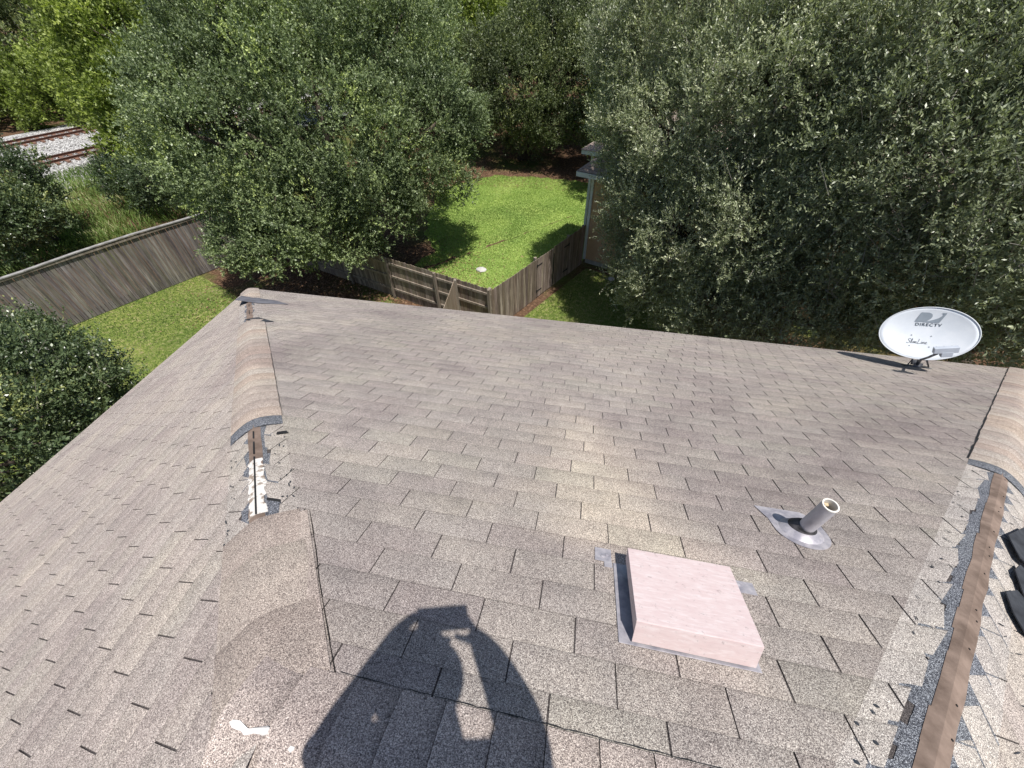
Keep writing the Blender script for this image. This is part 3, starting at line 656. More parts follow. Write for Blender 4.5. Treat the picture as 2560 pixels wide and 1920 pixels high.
# script lettering drawn as a thin pen line
def pen(strokes, ox, oy, s, rad=.0016):
    mb = MB()
    for st in strokes:
        pts = []
        for i in range(len(st) - 1):
            for k in range(4):
                t = k / 4; p0 = st[max(i - 1, 0)]; p1 = st[i]; p2 = st[i + 1]; p3 = st[min(i + 2, len(st) - 1)]
                f = lambda a, b_, c, d: .5 * (2 * b_ + (c - a) * t + (2 * a - 5 * b_ + 4 * c - d) * t * t + (-a + 3 * b_ - 3 * c + d) * t ** 3)
                pts.append((f(p0[0], p1[0], p2[0], p3[0]), f(p0[1], p1[1], p2[1], p3[1])))
        pts.append(st[-1]); mb.tube([dpt(ox + x * s, oy + y * s, .003) for x, y in pts], rad, 5)
    return mb
SC = [[(1.15, 1.75), (.95, 2.0), (.55, 1.95), (.4, 1.5), (.7, 1.1), (.95, .7), (.8, .15), (.3, 0), (-.1, .3)],
      [(1.25, .3), (1.6, 1.0), (1.75, 1.9), (1.6, 2.0), (1.4, 1.2), (1.35, .2), (1.6, .05)], [(1.75, .85), (1.8, .3), (1.9, .05), (2.1, .2)], [(1.85, 1.35), (1.88, 1.42)],
      [(2.2, .9), (2.25, .05), (2.4, .75), (2.6, .8), (2.65, .05), (2.85, .75), (3.05, .8), (3.1, .05), (3.3, .15)],
      [(3.75, 1.95), (3.95, 1.9), (3.75, 1.0), (3.5, .1), (3.9, .0), (4.5, .1), (4.9, .3)], [(4.75, .9), (4.78, .1), (4.95, .1)], [(4.85, 1.3), (4.88, 1.37)],
      [(5.15, .85), (5.2, .05), (5.4, .7), (5.65, .8), (5.7, .05), (5.9, .1)], [(6.05, .4), (6.4, .55), (6.4, .8), (6.15, .75), (6.05, .3), (6.3, .0), (6.7, .2)]]
pen(SC, -.150, -.118, .0262).build('script_lettering', M_INK, dish)
for bx, by in ((-.122, -.025), (.045, -.025), (-.122, -.150), (.045, -.150)):
    mb = MB(); mb.tube([dpt(bx, by, -.001), dpt(bx, by, .004)], [.0085, .006], 10); mb.build('bolt', simple('dish_bolt', (.35, .38, .4), (.5, .53, .55), 9, .4, .5, .5), dish)
# foot, mast, bracket, arm, receiver
foot = DB + FM.N * .008; back = DC - nD * .075 - vD * .10
m1 = foot + Vector((-.12, .06, .10)); m2 = back - nD * .04 - vD * .07
mb = MB(); mb.tube([foot, foot + Zv * .05 + (back - foot) * .1, m2 - vD * .03, back - nD * .04], .019, 12); mb.build('mast', M_DG, dish, smooth=True)
mb = MB(); nn = FM.N; mb.box(foot - nn * .002, (.14, .055, .0035), (Vector((1, 0, 0)), Vector((0, c_, -s_)), nn))
for s_1 in (-1, 1): mb.box(foot + nn * .03 + Vector((0, s_1 * .028, 0)), (.05, .002, .03), (Vector((1, 0, 0)), Vector((0, c_, -s_)), nn))
mb.build('foot_plate', M_DG, dish)
mb = MB(); bk = DC - nD * (dep + .012) - vD * .09; mb.box(bk, (.105, .085, .008), (uD, vD, nD))
for s_1 in (-1, 1): mb.box(bk - nD * .05 + uD * .05 * s_1, (.003, .07, .05), (uD, vD, nD))
mb.build('back_bracket', M_DG, dish)
armS = dpt(-.015, -b_d, -.04); LN = CAMP + pixray(2363, 880) * (DD - .36)
armE = CAMP + pixray(2343, 884) * (DD - .34)
mb = MB(); mb.tube([dpt(-.02, -b_d * .8, -.07), armS - vD * .015, armS + (armE - armS) * .55 - vD * .012, armE], .0125, 10); mb.build('feed_arm', M_DG, dish, smooth=True)
uL2 = (CAMP + pixray(2390, 867) * 6 - CAMP - pixray(2335, 862) * 6).normalized(); lvn = (DC + vD * .02 - LN).normalized(); uL2 = (uL2 - lvn * uL2.dot(lvn)).normalized(); vL = lvn.cross(uL2); vL = vL if vL.z > 0 else -vL
mb = MB(); mb.box(LN + vL * .028, (.100, .034, .024), (uL2, vL, lvn)); mb.box(LN - vL * .022 + uL2 * .012, (.048, .030, .026), (uL2, vL, lvn))
mb.build('receiver', simple('pale_grey_plastic', (.42, .46, .52), (.52, .56, .62), 6, .45), dish, bevel=.006)
for k in (-1, 0, 1): 
    mb = MB(); p = LN + vL * .026 + uL2 * .06 * k + lvn * .024; mb.tube([p, p + lvn * .03], .017, 14); mb.build('feed_horn', M_DG, dish)
mb = MB(); mb.tube([foot + Vector((.02, -.02, .01)), foot + Vector((.09, -.05, .05)), m2 + Vector((.04, -.06, -.04)), back - nD * .03], .0045, 6)
mb.build('cable', M_BLACK, dish)
mb = MB(); 
for sx in (-1, 1): mb.tube([foot + Vector((.13 * sx, -.04, 0)), m2 - vD * .01 + Vector((.01 * sx, 0, 0))], .007, 6)
mb.build('mast_brace', M_DG, dish)

# ================================================================== GROUND LEVEL
GZ = -8.0
def onz(px, py, z):
    d = pixray(px, py); t = (z - CAMP.z) / d.z; return CAMP + d * t
# ground sheet: soil and leaf litter with rough grass
M_GND, nt, b = mat('soil_and_leaf_litter', .95, .1); co = obco(nt)
n1 = noise(nt, .25, 5, .6, vec=co); n2 = noise(nt, 9, 8, .75, vec=co); v3 = N(nt, 'ShaderNodeTexVoronoi'); v3.inputs['Scale'].default_value = 14; nt.links.new(co, v3.inputs['Vector'])
ra = ramp(nt, [(.3, (.045, .026, .016)), (.5, (.11, .065, .04)), (.62, (.20, .125, .08)), (.75, (.34, .23, .16))]); nt.links.new(n2.outputs[0], ra.inputs[0])
rb = ramp(nt, [(.3, (.04, .06, .015)), (.6, (.11, .13, .035))]); nt.links.new(n2.outputs[0], rb.inputs[0])
rf = ramp(nt, [(.50, (0, 0, 0)), (.62, (1, 1, 1))]); nt.links.new(n1.outputs[0], rf.inputs[0])
nt.links.new(mixc(nt, ra.outputs[0], rb.outputs[0], rf.outputs[0]), b.inputs['Base Color']); bump(nt, b, n2.outputs[0], .6, .03)
mb = MB(); mb.face([(-900, -300, GZ), (900, -300, GZ), (900, 1200, GZ), (-900, 1200, GZ)]); o = mb.build('ground', M_GND); tagit(o, 'bare soil and leaf litter ground around the yards', 'ground', kind='structure')

def inpoly(x, y, poly):
    r = np.zeros(len(x), bool); n = len(poly); j = n - 1
    for i in range(n):
        xi, yi = poly[i]; xj, yj = poly[j]; cond = ((yi > y) != (yj > y)) & (x < (xj - xi) * (y - yi) / (yj - yi + 1e-12) + xi); r ^= cond; j = i
    return r
def snoise(x, y, sc, seed):
    r = np.random.default_rng(seed); v = np.zeros_like(x); 
    for k in range(7):
        a = r.uniform(0, 6.28); f = sc * r.uniform(.5, 2.2); v += np.sin(x * cos(a) * f + y * sin(a) * f + r.uniform(0, 6.28))
    return v / 2.6
def blades(name, poly, n, h, wd, mt, keep=None, dry=0, kind='stuff', label=None, cat=None, lean=.6, z0=GZ, cole=None):
    xs = np.array([p[0] for p in poly]); ys = np.array([p[1] for p in poly])
    x = rng.uniform(xs.min(), xs.max(), n * 2); y = rng.uniform(ys.min(), ys.max(), n * 2); k = inpoly(x, y, poly)
    if keep is not None: k &= keep(x, y)
    x = x[k][:n]; y = y[k][:n]; m_ = len(x); a = rng.uniform(0, 2 * pi, m_); hh = h * rng.uniform(.5, 1.3, m_); l = lean * hh * rng.uniform(.2, 1, m_); b2 = rng.uniform(0, 2 * pi, m_)
    base = np.stack([x, y, np.full(m_, z0)], 1); dx = np.stack([np.cos(a), np.sin(a), np.zeros(m_)], 1) * wd * .5; tip = base + np.stack([np.cos(b2) * l, np.sin(b2) * l, hh], 1)
    mid = (base + tip) / 2 + np.stack([np.zeros(m_), np.zeros(m_), hh * .12], 1)
    V = np.stack([base, mid + dx, tip, mid - dx], 1).reshape(-1, 3); F = np.arange(m_ * 4).reshape(-1, 4)
    col = np.clip(.45 + .25 * snoise(x, y, 1.2, 5) + .2 * rng.normal(size=m_) + (cole(x, y) if cole else 0), 0, 1)
    o = npmesh(name, V, F, mt, leafcol=col); tagit(o, label, cat, kind=kind); return o

FC = (-3.75, 10.95)          # fence corner
FHs = (-.84, 16.45)          # fence end by the neighbour's wall
def gmat(name, c1, c2, c3):
    m_, nt, b = mat(name, .9, .15); co = obco(nt); n1 = noise(nt, 6, 8, .75, vec=co); n0 = noise(nt, .7, 4, .6, vec=co)
    r = ramp(nt, [(.32, c1), (.5, c2), (.66, c3)]); nt.links.new(n1.outputs[0], r.inputs[0]); r0 = ramp(nt, [(.35, (.8, .85, .8)), (.65, (1.15, 1.08, 1.1))]); nt.links.new(n0.outputs[0], r0.inputs[0])
    nt.links.new(mixc(nt, r.outputs[0], r0.outputs[0], 1, 'MULTIPLY'), b.inputs['Base Color']); bump(nt, b, n1.outputs[0], .5, .03); return m_
M_LAWN = gmat('neighbour_lawn_turf', (.12, .18, .045), (.25, .35, .09), (.38, .48, .14))
M_LAWN2 = gmat('our_lawn_turf', (.07, .11, .022), (.16, .21, .045), (.33, .29, .15))
def sheet(name, poly, mt, label, cat, z=.006):
    mb = MB(); mb.face([(x, y, GZ + z) for x, y in poly]); o = mb.build(name, mt); tagit(o, label, cat, kind='structure')
def rough(poly, amp, step=.35, seed=4):
    r = random.Random(seed); out = []
    for i in range(len(poly)):
        a, b_ = poly[i], poly[(i + 1) % len(poly)]; L_ = math.dist(a, b_); n_ = max(1, int(L_ / step))
        for k in range(n_):
            t = k / n_; out.append((a[0] + (b_[0] - a[0]) * t + r.uniform(-amp, amp), a[1] + (b_[1] - a[1]) * t + r.uniform(-amp, amp)))
    return out
right_lawn = [(-3.9, 11.1), (-.95, 16.5), (-.5, 17.5)] + rough([(1.5, 25), (.0, 26.3), (-3.2, 26.9), (-7.4, 27.0), (-9.6, 25.0), (-10.0, 22.5), (-9.6, 20.0), (-9.0, 18.2), (-8.0, 16.6), (-8.4, 15.2), (-9.0, 14.2), (-9.6, 13.2)], .16)[:-12] + [(-9.4, 13.05), (-6.2, 12.05)]
sheet('lawn', right_lawn, M_LAWN, 'bright green lawn behind the wooden fence corner', 'lawn')
blades('grass', right_lawn, 120000, .065, .022, F_GRS, label='bright green grass blades on the fenced back lawn', cat='grass')
left_lawn = [(-18.2, 12.6), (-20.6, 8.2), (-21.5, 6), (-19, -2), (-6.5, -2), (-6.0, 4.5), (-6.0, 9.2), (-7.6, 11.7), (-8.6, 12.2), (-10.0, 11.6), (-12.4, 11.1), (-14.6, 11.0), (-16.4, 11.9)]
sheet('lawn', left_lawn, M_LAWN2, 'patchy lawn between the long grey fence and the roof', 'lawn', .008)
def dryn(x, y): return .25 * snoise(x, y, .9, 9) + np.where(snoise(x, y, 1.6, 12) > .85, .5, 0) - .15
blades('grass', left_lawn, 90000, .06, .02, F_GR2, label='green and straw coloured grass blades on the patchy side lawn', cat='grass', cole=dryn)
strip_lawn = [(-6.0, 11.5), (-3.5, 10.6), (-.6, 16.1), (3.0, 14.6), (3.2, 8.0), (-6.0, 8.0)]
sheet('lawn', strip_lawn, M_LAWN2, 'strip of half shaded lawn in front of the wooden gates', 'lawn', .010)
blades('grass', strip_lawn, 50000, .05, .02, F_GR2, label='yellow green grass blades in front of the wooden gates', cat='grass', cole=lambda x, y: .25 + .2 * snoise(x, y, 1.2, 3))
st = onz(1204, 676, GZ)
def rock(name, c, r, mt, label, cat, sx=1.3):
    bm = bmesh.new(); bmesh.ops.create_icosphere(bm, subdivisions=2, radius=r)
    for v in bm.verts: v.co = Vector((v.co.x * sx, v.co.y, v.co.z * .45)) * (1 + random.uniform(-.12, .12))
    me = bpy.data.meshes.new(name); bm.to_mesh(me); bm.free(); me.materials.append(mt); o = bpy.data.objects.new(name, me); COL.objects.link(o); o.location = c; tagit(o, label, cat)
M_RK = simple('pale_stone', (.42, .41, .38), (.6, .58, .55), 6, .9)
rock('stone', st + Vector((0, 0, .04)), .20, M_RK, 'flat pale stone on the bright lawn near the fence corner', 'stone')
rock('stone', Vector((.55, 15.3, GZ + .06)), .15, M_RK, 'pale stone at the foot of the tan siding wall', 'stone', 1.0)
# scattered dead leaves under the trees
nl = 26000; x = np.concatenate([rng.normal(-10.5, 2.8, nl // 2), rng.uniform(-12, 6, nl // 2)]); y = np.concatenate([rng.normal(13.5, 2.2, nl // 2), rng.uniform(25, 36, nl // 2)])
a = rng.uniform(0, 6.28, nl); L_ = rng.uniform(.03, .07, nl); z = GZ + .012 + rng.uniform(0, .03, nl); tz = rng.uniform(-.02, .02, nl)
b0 = np.stack([x, y, z], 1); d_ = np.stack([np.cos(a) * L_, np.sin(a) * L_, tz], 1); p_ = np.stack([-np.sin(a) * L_ * .35, np.cos(a) * L_ * .35, tz * .5], 1)
V = np.stack([b0 - d_, b0 + p_, b0 + d_, b0 - p_], 1).reshape(-1, 3)
F_LIT = foliage('dead_leaves', [(0, (.07, .035, .02)), (.5, (.20, .11, .06)), (1, (.42, .27, .17))], .7, .1, .2)
o = npmesh('leaf_litter', V, np.arange(nl * 4).reshape(-1, 4), F_LIT, leafcol=rng.uniform(0, 1, nl)); tagit(o, 'fallen brown leaves under the trees', 'leaf litter', kind='stuff')

# ------------------------------------------------------------------ fences
def picket_run(mb, P0, P1, h, wd=.14, t_=.018, dogear=True, gap=.006, amp=.14, jit=.012, base=.03):
    P0, P1 = Vector((*P0, 0)), Vector((*P1, 0)); d = (P1 - P0); L_ = d.length; d.normalize(); nn = Vector((-d.y, d.x, 0)); k = int(L_ / wd); 
    for i in range(k):
        u0 = i * L_ / k + gap / 2; u1 = (i + 1) * L_ / k - gap / 2; top = h + random.uniform(-jit, jit); off = random.uniform(-.003, .003); g = random.uniform(1 - amp, 1 + amp); t = (g, g * random.uniform(.95, 1.03), g * random.uniform(.92, 1.05))
        lean_ = random.uniform(-.006, .006); ch = .025 if dogear else .001
        prof = [(u0, base), (u1, base), (u1 + lean_, top - ch), (u1 - ch + lean_, top), (u0 + ch + lean_, top), (u0 + lean_, top - ch)]
        f = [P0 + d * a + Zv * (GZ + z) + nn * (off + t_ / 2) for a, z in prof]; bk_ = [P0 + d * a + Zv * (GZ + z) + nn * (off - t_ / 2) for a, z in prof]
        mb.face(f, t); mb.face(bk_[::-1], t)
        for q in range(6): mb.face([f[q], bk_[q], bk_[(q + 1) % 6], f[(q + 1) % 6]], t)
    return P0, P1, d, nn
def beam(mb, A, B, w_, h_, t=1.0):
    A, B = Vector(A), Vector(B); d = (B - A).normalized(); side = d.cross(Zv).normalized(); mb.box((A + B) / 2, ((B - A).length / 2, w_ / 2, h_ / 2), (d, side, side.cross(d).normalized()), t)
# long grey fence by the railway, 2.4 m
LF = [(-12.6, 19.6), (-17.75, 13.05), (-19.55, 9.85), (-22.6, 4.2), (-26.5, -2.5)]
LF = [(-15.4, 17.3), (-17.75, 13.05), (-19.55, 9.85), (-22.6, 4.2), (-26.0, -2.2)]
lf = empty('wooden_fence', (-19.5, 9.9, GZ)); tagit(lf, 'tall grey board fence with a capped top between our lawn and the railway', 'fence')
mb = MB()
for a, b_ in zip(LF, LF[1:]): picket_run(mb, a, b_, 2.40, .14, .018, False, .014, .19, .012)
mb.build('fence_boards', M_FENCE, lf)
mb = MB(); prev = None
for a, b_ in zip(LF, LF[1:]):
    A, B = Vector((*a, 0)), Vector((*b_, 0)); n_ = max(1, int((B - A).length / 1.4)); 
    for i in range(n_):
        p = A.lerp(B, i / n_); q = A.lerp(B, (i + 1) / n_); z1 = 2.43 + .035 * sin(p.x * 1.9); z2 = 2.43 + .035 * sin(q.x * 1.9); beam(mb, p + Zv * (GZ + z1), q + Zv * (GZ + z2), .15, .035)
mb.build('cap_rail', simple('bleached_cap_board', (.20, .19, .18), (.36, .35, .33), 5, .9, stretch=(1, 1, 1)), lf)
mb = MB()
for a, b_ in zip(LF, LF[1:]):
    A, B = Vector((*a, 0)), Vector((*b_, 0)); nn = Vector((-(B - A).y, (B - A).x, 0)).normalized(); s1 = -1 if nn.x > 0 else 1
    beam(mb, A + Zv * (GZ + 2.35) - nn * s1 * .035, B + Zv * (GZ + 2.35) - nn * s1 * .035, .04, .09)
mb.build('fence_rail', M_RAILW, lf)
for a, b_ in zip(LF, LF[1:]):
    A, B = Vector((*a, 0)), Vector((*b_, 0)); n_ = max(1, round((B - A).length / 2.4)); nn = Vector((-(B - A).y, (B - A).x, 0)).normalized(); nn = nn if nn.x < 0 else -nn
    for i in range(n_):
        mb = MB(); p = A.lerp(B, i / n_) + nn * .08; mb.box(p + Zv * (GZ + 1.18), (.045, .045, 1.18)); mb.build('fence_post', M_RAILW, lf)
# things at the fence foot
pp = onz(330, 748, GZ); 
mb = MB(); A = onz(310, 757, GZ) + Zv * .05; B = onz(369, 733, GZ) + Zv * .05; mb.tube([A, B], .022, 8); o = mb.build('drain_pipe', M_GALV); tagit(o, 'thin grey pipe lying along the foot of the tall grey fence', 'pipe')
mb = MB(); p = onz(333, 741, GZ); mb.box(p + Zv * .11, (.06, .05, .11)); mb.box(p + Zv * .23, (.075, .06, .012)); o = mb.build('utility_box', M_BLACK, bevel=.01); tagit(o, 'small black box standing at the foot of the tall grey fence', 'utility box')

# front run of the neighbour fence (rails and posts facing us)
A0, A1 = FC, (-15.3, 14.75)
f2 = empty('wooden_fence', (FC[0] - 5, FC[1] + 1.7, GZ)); tagit(f2, 'brown picket fence showing rails and posts toward us, running into the oak shade', 'fence')
mb = MB(); picket_run(mb, A0, A1, 1.83, .14, .016, True, .006, .22, .015); mb.build('fence_boards', M_FENCE2, f2)
dv = (Vector((*A1, 0)) - Vector((*A0, 0))).normalized(); nn = Vector((-dv.y, dv.x, 0)); nn = nn if nn.y < 0 else -nn
for h_ in (.42, 1.02, 1.60):
    mb = MB(); beam(mb, Vector((*A0, GZ + h_)) + nn * .03, Vector((*A1, GZ + h_)) + nn * .03, .04, .09); mb.build('fence_rail', M_RAILW, f2)
for i in range(6):
    p = Vector((*A0, 0)) + dv * (.05 + i * 2.38); mb = MB(); mb.box(p + nn * .09 + Zv * (GZ + .93), (.045, .045, .93), (dv, nn, Zv)); mb.build('fence_post', M_RAILW, f2)
# gate run (boards facing us)
g0, g1 = Vector((*FC, 0)), Vector((*FHs, 0)); gd = (g1 - g0).normalized(); gl = (g1 - g0).length; gn = Vector((gd.y, -gd.x, 0))
f3 = empty('wooden_fence', ((g0 + g1) / 2) + Zv * GZ); tagit(f3, 'sunlit board fence with a double gate, from the lawn corner to the tan house wall', 'fence')
G1, G2 = gl * .43, gl * .80
mb = MB(); picket_run(mb, FC, (g0 + gd * G1)[:2], 1.80, .14, .016, True, .006, .26, .012); mb.build('fence_boards', M_FENCE2, f3); mb = MB(); picket_run(mb, (g0 + gd * G2)[:2], FHs, 1.86, .14, .016, True, .006, .2, .012); mb.build('fence_boards', M_FENCE2, f3)
for s0_, s1_, hh in ((G1 + .03, (G1 + G2) / 2 - .015, 1.80), ((G1 + G2) / 2 + .015, G2 - .03, 1.84)):
    mb = MB(); picket_run(mb, (g0 + gd * s0_)[:2], (g0 + gd * s1_)[:2], hh, .14, .016, True, .004, .2, .012, .06); ga = mb.build('gate', M_FENCE2, f3)
    for h_ in (.35, 1.5):
        mb = MB(); hx = s0_ if s0_ < (G1 + G2) / 2 - .1 else s1_; sg = 1 if hx == s0_ else -1
        p = g0 + gd * (hx + sg * .16) + gn * .014 + Zv * (GZ + h_); mb.box(p, (.18, .006, .022), (gd, gn, Zv)); mb.box(g0 + gd * hx + gn * .016 + Zv * (GZ + h_), (.025, .008, .06), (gd, gn, Zv)); mb.build('hinge', M_BLACK, ga)
mb = MB(); mb.box(g0 + gd * ((G1 + G2) / 2 + .02) + gn * .016 + Zv * (GZ + .85), (.018, .012, .72), (gd, gn, Zv)); mb.build('gate_latch', M_BLACK, f3)
for s0_ in (0, G1, G2, gl - .1):
    mb = MB(); mb.box(g0 + gd * s0_ - gn * .07 + Zv * (GZ + .93), (.05, .05, .93), (gd, gn, Zv)); mb.build('fence_post', M_RAILW, f3)
mb = MB()
for h_ in (.4, 1.5): beam(mb, g0 - gn * .03 + Zv * (GZ + h_), g0 + gd * G1 - gn * .03 + Zv * (GZ + h_), .04, .09)
mb.build('fence_rail', M_RAILW, f3)
# short run toward our house
t0 = Vector((-5.22, 11.42, 0)); t1 = Vector((-5.0, 9.0, 0))
f4 = empty('wooden_fence', (t0 + t1) / 2 + Zv * GZ); tagit(f4, 'short light board fence running from the picket fence toward our roof edge', 'fence')
mb = MB(); picket_run(mb, t0[:2], t1[:2], 1.83, .14, .016, True, .004, .12, .01); mb.build('fence_boards', simple('light_fence_wood', (.26, .20, .14), (.40, .32, .25), 9, .85, stretch=(1, 1, .1)), f4)
mb = MB(); mb.box(t0 + Vector((.05, -.12, GZ + .93)), (.045, .045, .93)); mb.build('fence_post', M_RAILW, f4)

# ------------------------------------------------------------------ neighbour house (tan siding)
nb_ = empty('neighbour_house', (6, 20, GZ)); tagit(nb_, 'tan lap sided single storey house with white trim, mostly hidden behind the right hand trees', 'house')
hc = Vector((-.72, 16.62, 0)); ha = Vector((.93, -.37, 0)).normalized(); hb = Vector((.37, .93, 0)); WH = 4.0
M_SID2, nt, b = mat('tan_clapboard', .75, .2); co = obco(nt); sx = nt.nodes.new('ShaderNodeSeparateXYZ'); nt.links.new(co, sx.inputs[0])
mt = N(nt, 'ShaderNodeMath', operation='MULTIPLY'); mt.inputs[1].default_value = 1 / .18; nt.links.new(sx.outputs[2], mt.inputs[0]); fr_ = N(nt, 'ShaderNodeMath', operation='FRACT'); nt.links.new(mt.outputs[0], fr_.inputs[0])
n1 = noise(nt, 2, 5, vec=co); r1 = ramp(nt, [(.3, (.50, .33, .185)), (.7, (.60, .41, .25))]); nt.links.new(n1.outputs[0], r1.inputs[0]); nt.links.new(r1.outputs[0], b.inputs['Base Color'])
mb = MB()
def lapwall(mb, p0, p1, z0, z1, step=.18):
    d = (p1 - p0).normalized(); n_ = Vector((d.y, -d.x, 0)); z = z0
    while z < z1 - .01:
        zt = min(z + step, z1); a, b_ = p0 + Zv * z + n_ * .018, p1 + Zv * z + n_ * .018; c, e = p1 + Zv * zt + n_ * .003, p0 + Zv * zt + n_ * .003
        mb.face([a, b_, c, e], random.uniform(.95, 1.05)); mb.face([p0 + Zv * z, p1 + Zv * z, b_, a], .3); z = zt
W_, D_ = 13.5, 9.5
lapwall(mb, hc, hc + ha * W_, GZ + .22, GZ + WH); lapwall(mb, hc + ha * W_, hc + ha * W_ + hb * D_, GZ + .22, GZ + WH); lapwall(mb, hc + ha * W_ + hb * D_, hc + hb * D_, GZ + .22, GZ + WH); lapwall(mb, hc + hb * D_, hc, GZ + .22, GZ + WH)
mb.build('siding', M_SID2, nb_)
mb = MB(); P4 = [hc, hc + ha * W_, hc + ha * W_ + hb * D_, hc + hb * D_]
ins = [hc + ha * .02 + hb * .02, hc + ha * (W_ - .02) + hb * .02, hc + ha * (W_ - .02) + hb * (D_ - .02), hc + ha * .02 + hb * (D_ - .02)]
mb.hexa([p + Zv * (GZ - .1) for p in ins] + [p + Zv * (GZ + .22) for p in ins]); mb.build('foundation', simple('concrete_base', (.36, .34, .31), (.5, .48, .45), 5), nb_)
M_WT = simple('white_painted_trim', (.60, .64, .68), (.70, .74, .78), 5, .5)
mb = MB(); 
mb.box(hc + Zv * (GZ + .22 + (WH - .22) / 2) - ha * .025 - hb * .03, (.055, .05, (WH - .22) / 2), (ha, hb, Zv)); mb.build('corner_trim', M_WT, nb_)
# hipped roof and fascia
ov = .55; M_NR = granule('neighbour_roof_shingles', (1.12, .98, .92))
e4 = [hc - ha * ov - hb * ov, hc + ha * (W_ + ov) - hb * ov, hc + ha * (W_ + ov) + hb * (D_ + ov), hc - ha * ov + hb * (D_ + ov)]; ez = GZ + WH + .05; hw = (D_ + 2 * ov) / 2; rz = ez + hw * .5
r0_, r1_ = hc + ha * (hw - ov) + hb * (D_ / 2), hc + ha * (W_ + ov - hw) + hb * (D_ / 2)
mb = MB(); E_ = [p + Zv * ez for p in e4]; Ra, Rb = r0_ + Zv * rz, r1_ + Zv * rz
def slope_courses(mb, A, B, C, D, n=36):   # A-B eave, D-C ridge
    for i in range(n):
        t0, t1 = i / n, (i + 1) / n; nn = (B - A).cross(D - A).normalized(); nn = nn if nn.z > 0 else -nn
        p, q, r_, s = A.lerp(D, t0), B.lerp(C, t0), B.lerp(C, t1), A.lerp(D, t1); mb.face([p + nn * .012, q + nn * .012, r_, s], random.uniform(.9, 1.08)); mb.face([p, q, q + nn * .012, p + nn * .012], .4)
slope_courses(mb, E_[0], E_[1], Rb, Ra); slope_courses(mb, E_[2], E_[3], Ra, Rb); slope_courses(mb, E_[1], E_[2], Rb, Rb); slope_courses(mb, E_[3], E_[0], Ra, Ra); mb.build('roof', M_NR, nb_)
mb = MB()
for i in range(4):
    a, b_ = e4[i] + Zv * (ez - .10), e4[(i + 1) % 4] + Zv * (ez - .10); beam(mb, a, b_, .03, .17)
mb.box((e4[0] + e4[2]) / 2 + Zv * (ez - .18), (W_ / 2 + ov - .02, D_ / 2 + ov - .02, .008), (ha, hb, Zv)); mb.build('fascia', M_WT, nb_)
# small lower eave over the back door
q = onz(1462, 374, GZ + WH + .15) + ha * .9 + hb * .5; q.z = 0
mb = MB(); mb.box(q + Zv * (GZ + WH + .08), (1.0, .6, .08), (ha, hb, Zv)); mb.build('porch_eave', M_WT, nb_)
mb = MB(); mb.box(q + Zv * (GZ + WH + .17), (1.02, .62, .01), (ha, hb, Zv)); mb.build('porch_roof', M_NR, nb_)
mb = MB(); mb.box(q + ha * -.7 + Zv * (GZ + WH / 2), (.06, .06, WH / 2), (ha, hb, Zv)); mb.build('porch_post', M_WT, nb_)

# ------------------------------------------------------------------ railway
td = Vector((cos(radians(64.6)), sin(radians(64.6)), 0)); tn = Vector((td.y, -td.x, 0))
T1, T2 = Vector((-46.05, 29.1, 0)), Vector((-39.45, 24.75, 0))
M_BAL, nt, b = mat('pale_limestone_ballast', .95, .1); co = obco(nt); v = N(nt, 'ShaderNodeTexVoronoi'); v.inputs['Scale'].default_value = 11; nt.links.new(co, v.inputs['Vector'])
sp = nt.nodes.new('ShaderNodeSeparateColor'); nt.links.new(v.outputs['Color'], sp.inputs[0]); r = ramp(nt, [(0, (.12, .11, .11)), (.3, (.33, .32, .31)), (.6, (.55, .54, .52)), (1, (.78, .77, .75))]); nt.links.new(sp.outputs[0], r.inputs[0]); nt.links.new(r.outputs[0], b.inputs['Base Color']); bump(nt, b, v.outputs['Distance'], 1, .08)
mb = MB(); c0 = (T1 + T2) / 2
def tp_(u, n_, z): return c0 + td * u + tn * n_ + Zv * (GZ + z)
prof = [(-9.5, .02), (-7.2, .28), (5.6, .28), (10.5, .02)]
for (n0_, z0_), (n1_, z1_) in zip(prof, prof[1:]):
    for u in range(-70, 90, 10): mb.face([tp_(u, n0_, z0_), tp_(u, n1_, z1_), tp_(u + 10, n1_, z1_), tp_(u + 10, n0_, z0_)])
o = mb.build('ballast', M_BAL); tagit(o, 'pale crushed stone bed under the railway tracks', 'ballast', kind='structure')
ns = 42000; u = rng.uniform(-16, 16, ns); nn_ = rng.uniform(-7, 9.5, ns); sz = rng.uniform(.025, .06, ns); zz = np.where(nn_ < 5.6, .28, .28 - (nn_ - 5.6) * .053) + GZ
cen = np.array(c0)[None] + np.outer(u, np.array(td)) + np.outer(nn_, np.array(tn)); cen[:, 2] = zz + sz * .3
oct_ = np.array([(1, 0, 0), (0, 1, 0), (-1, 0, 0), (0, -1, 0), (0, 0, 1)], float)
V = cen[:, None, :] + oct_[None] * sz[:, None, None] * rng.uniform(.6, 1.3, (ns, 5, 1)); V = V.reshape(-1, 3)
F = (np.array([(0, 1, 4), (1, 2, 4), (2, 3, 4), (3, 0, 4)])[None] + (np.arange(ns) * 5)[:, None, None]).reshape(-1, 3)
o = npmesh('gravel', V, F, M_BAL); tagit(o, 'loose pale ballast stones between and beside the rails', 'gravel', kind='stuff')
M_RAIL = simple('rusty_rail_steel', (.10, .05, .035), (.20, .10, .07), 10, .7, .4, .3); M_RTOP = simple('worn_rail_head', (.30, .26, .25), (.42, .38, .36), 5, .5, .5, .2); M_TIE = simple('brown_timber_sleeper', (.12, .065, .045), (.25, .14, .10), 6, .9)
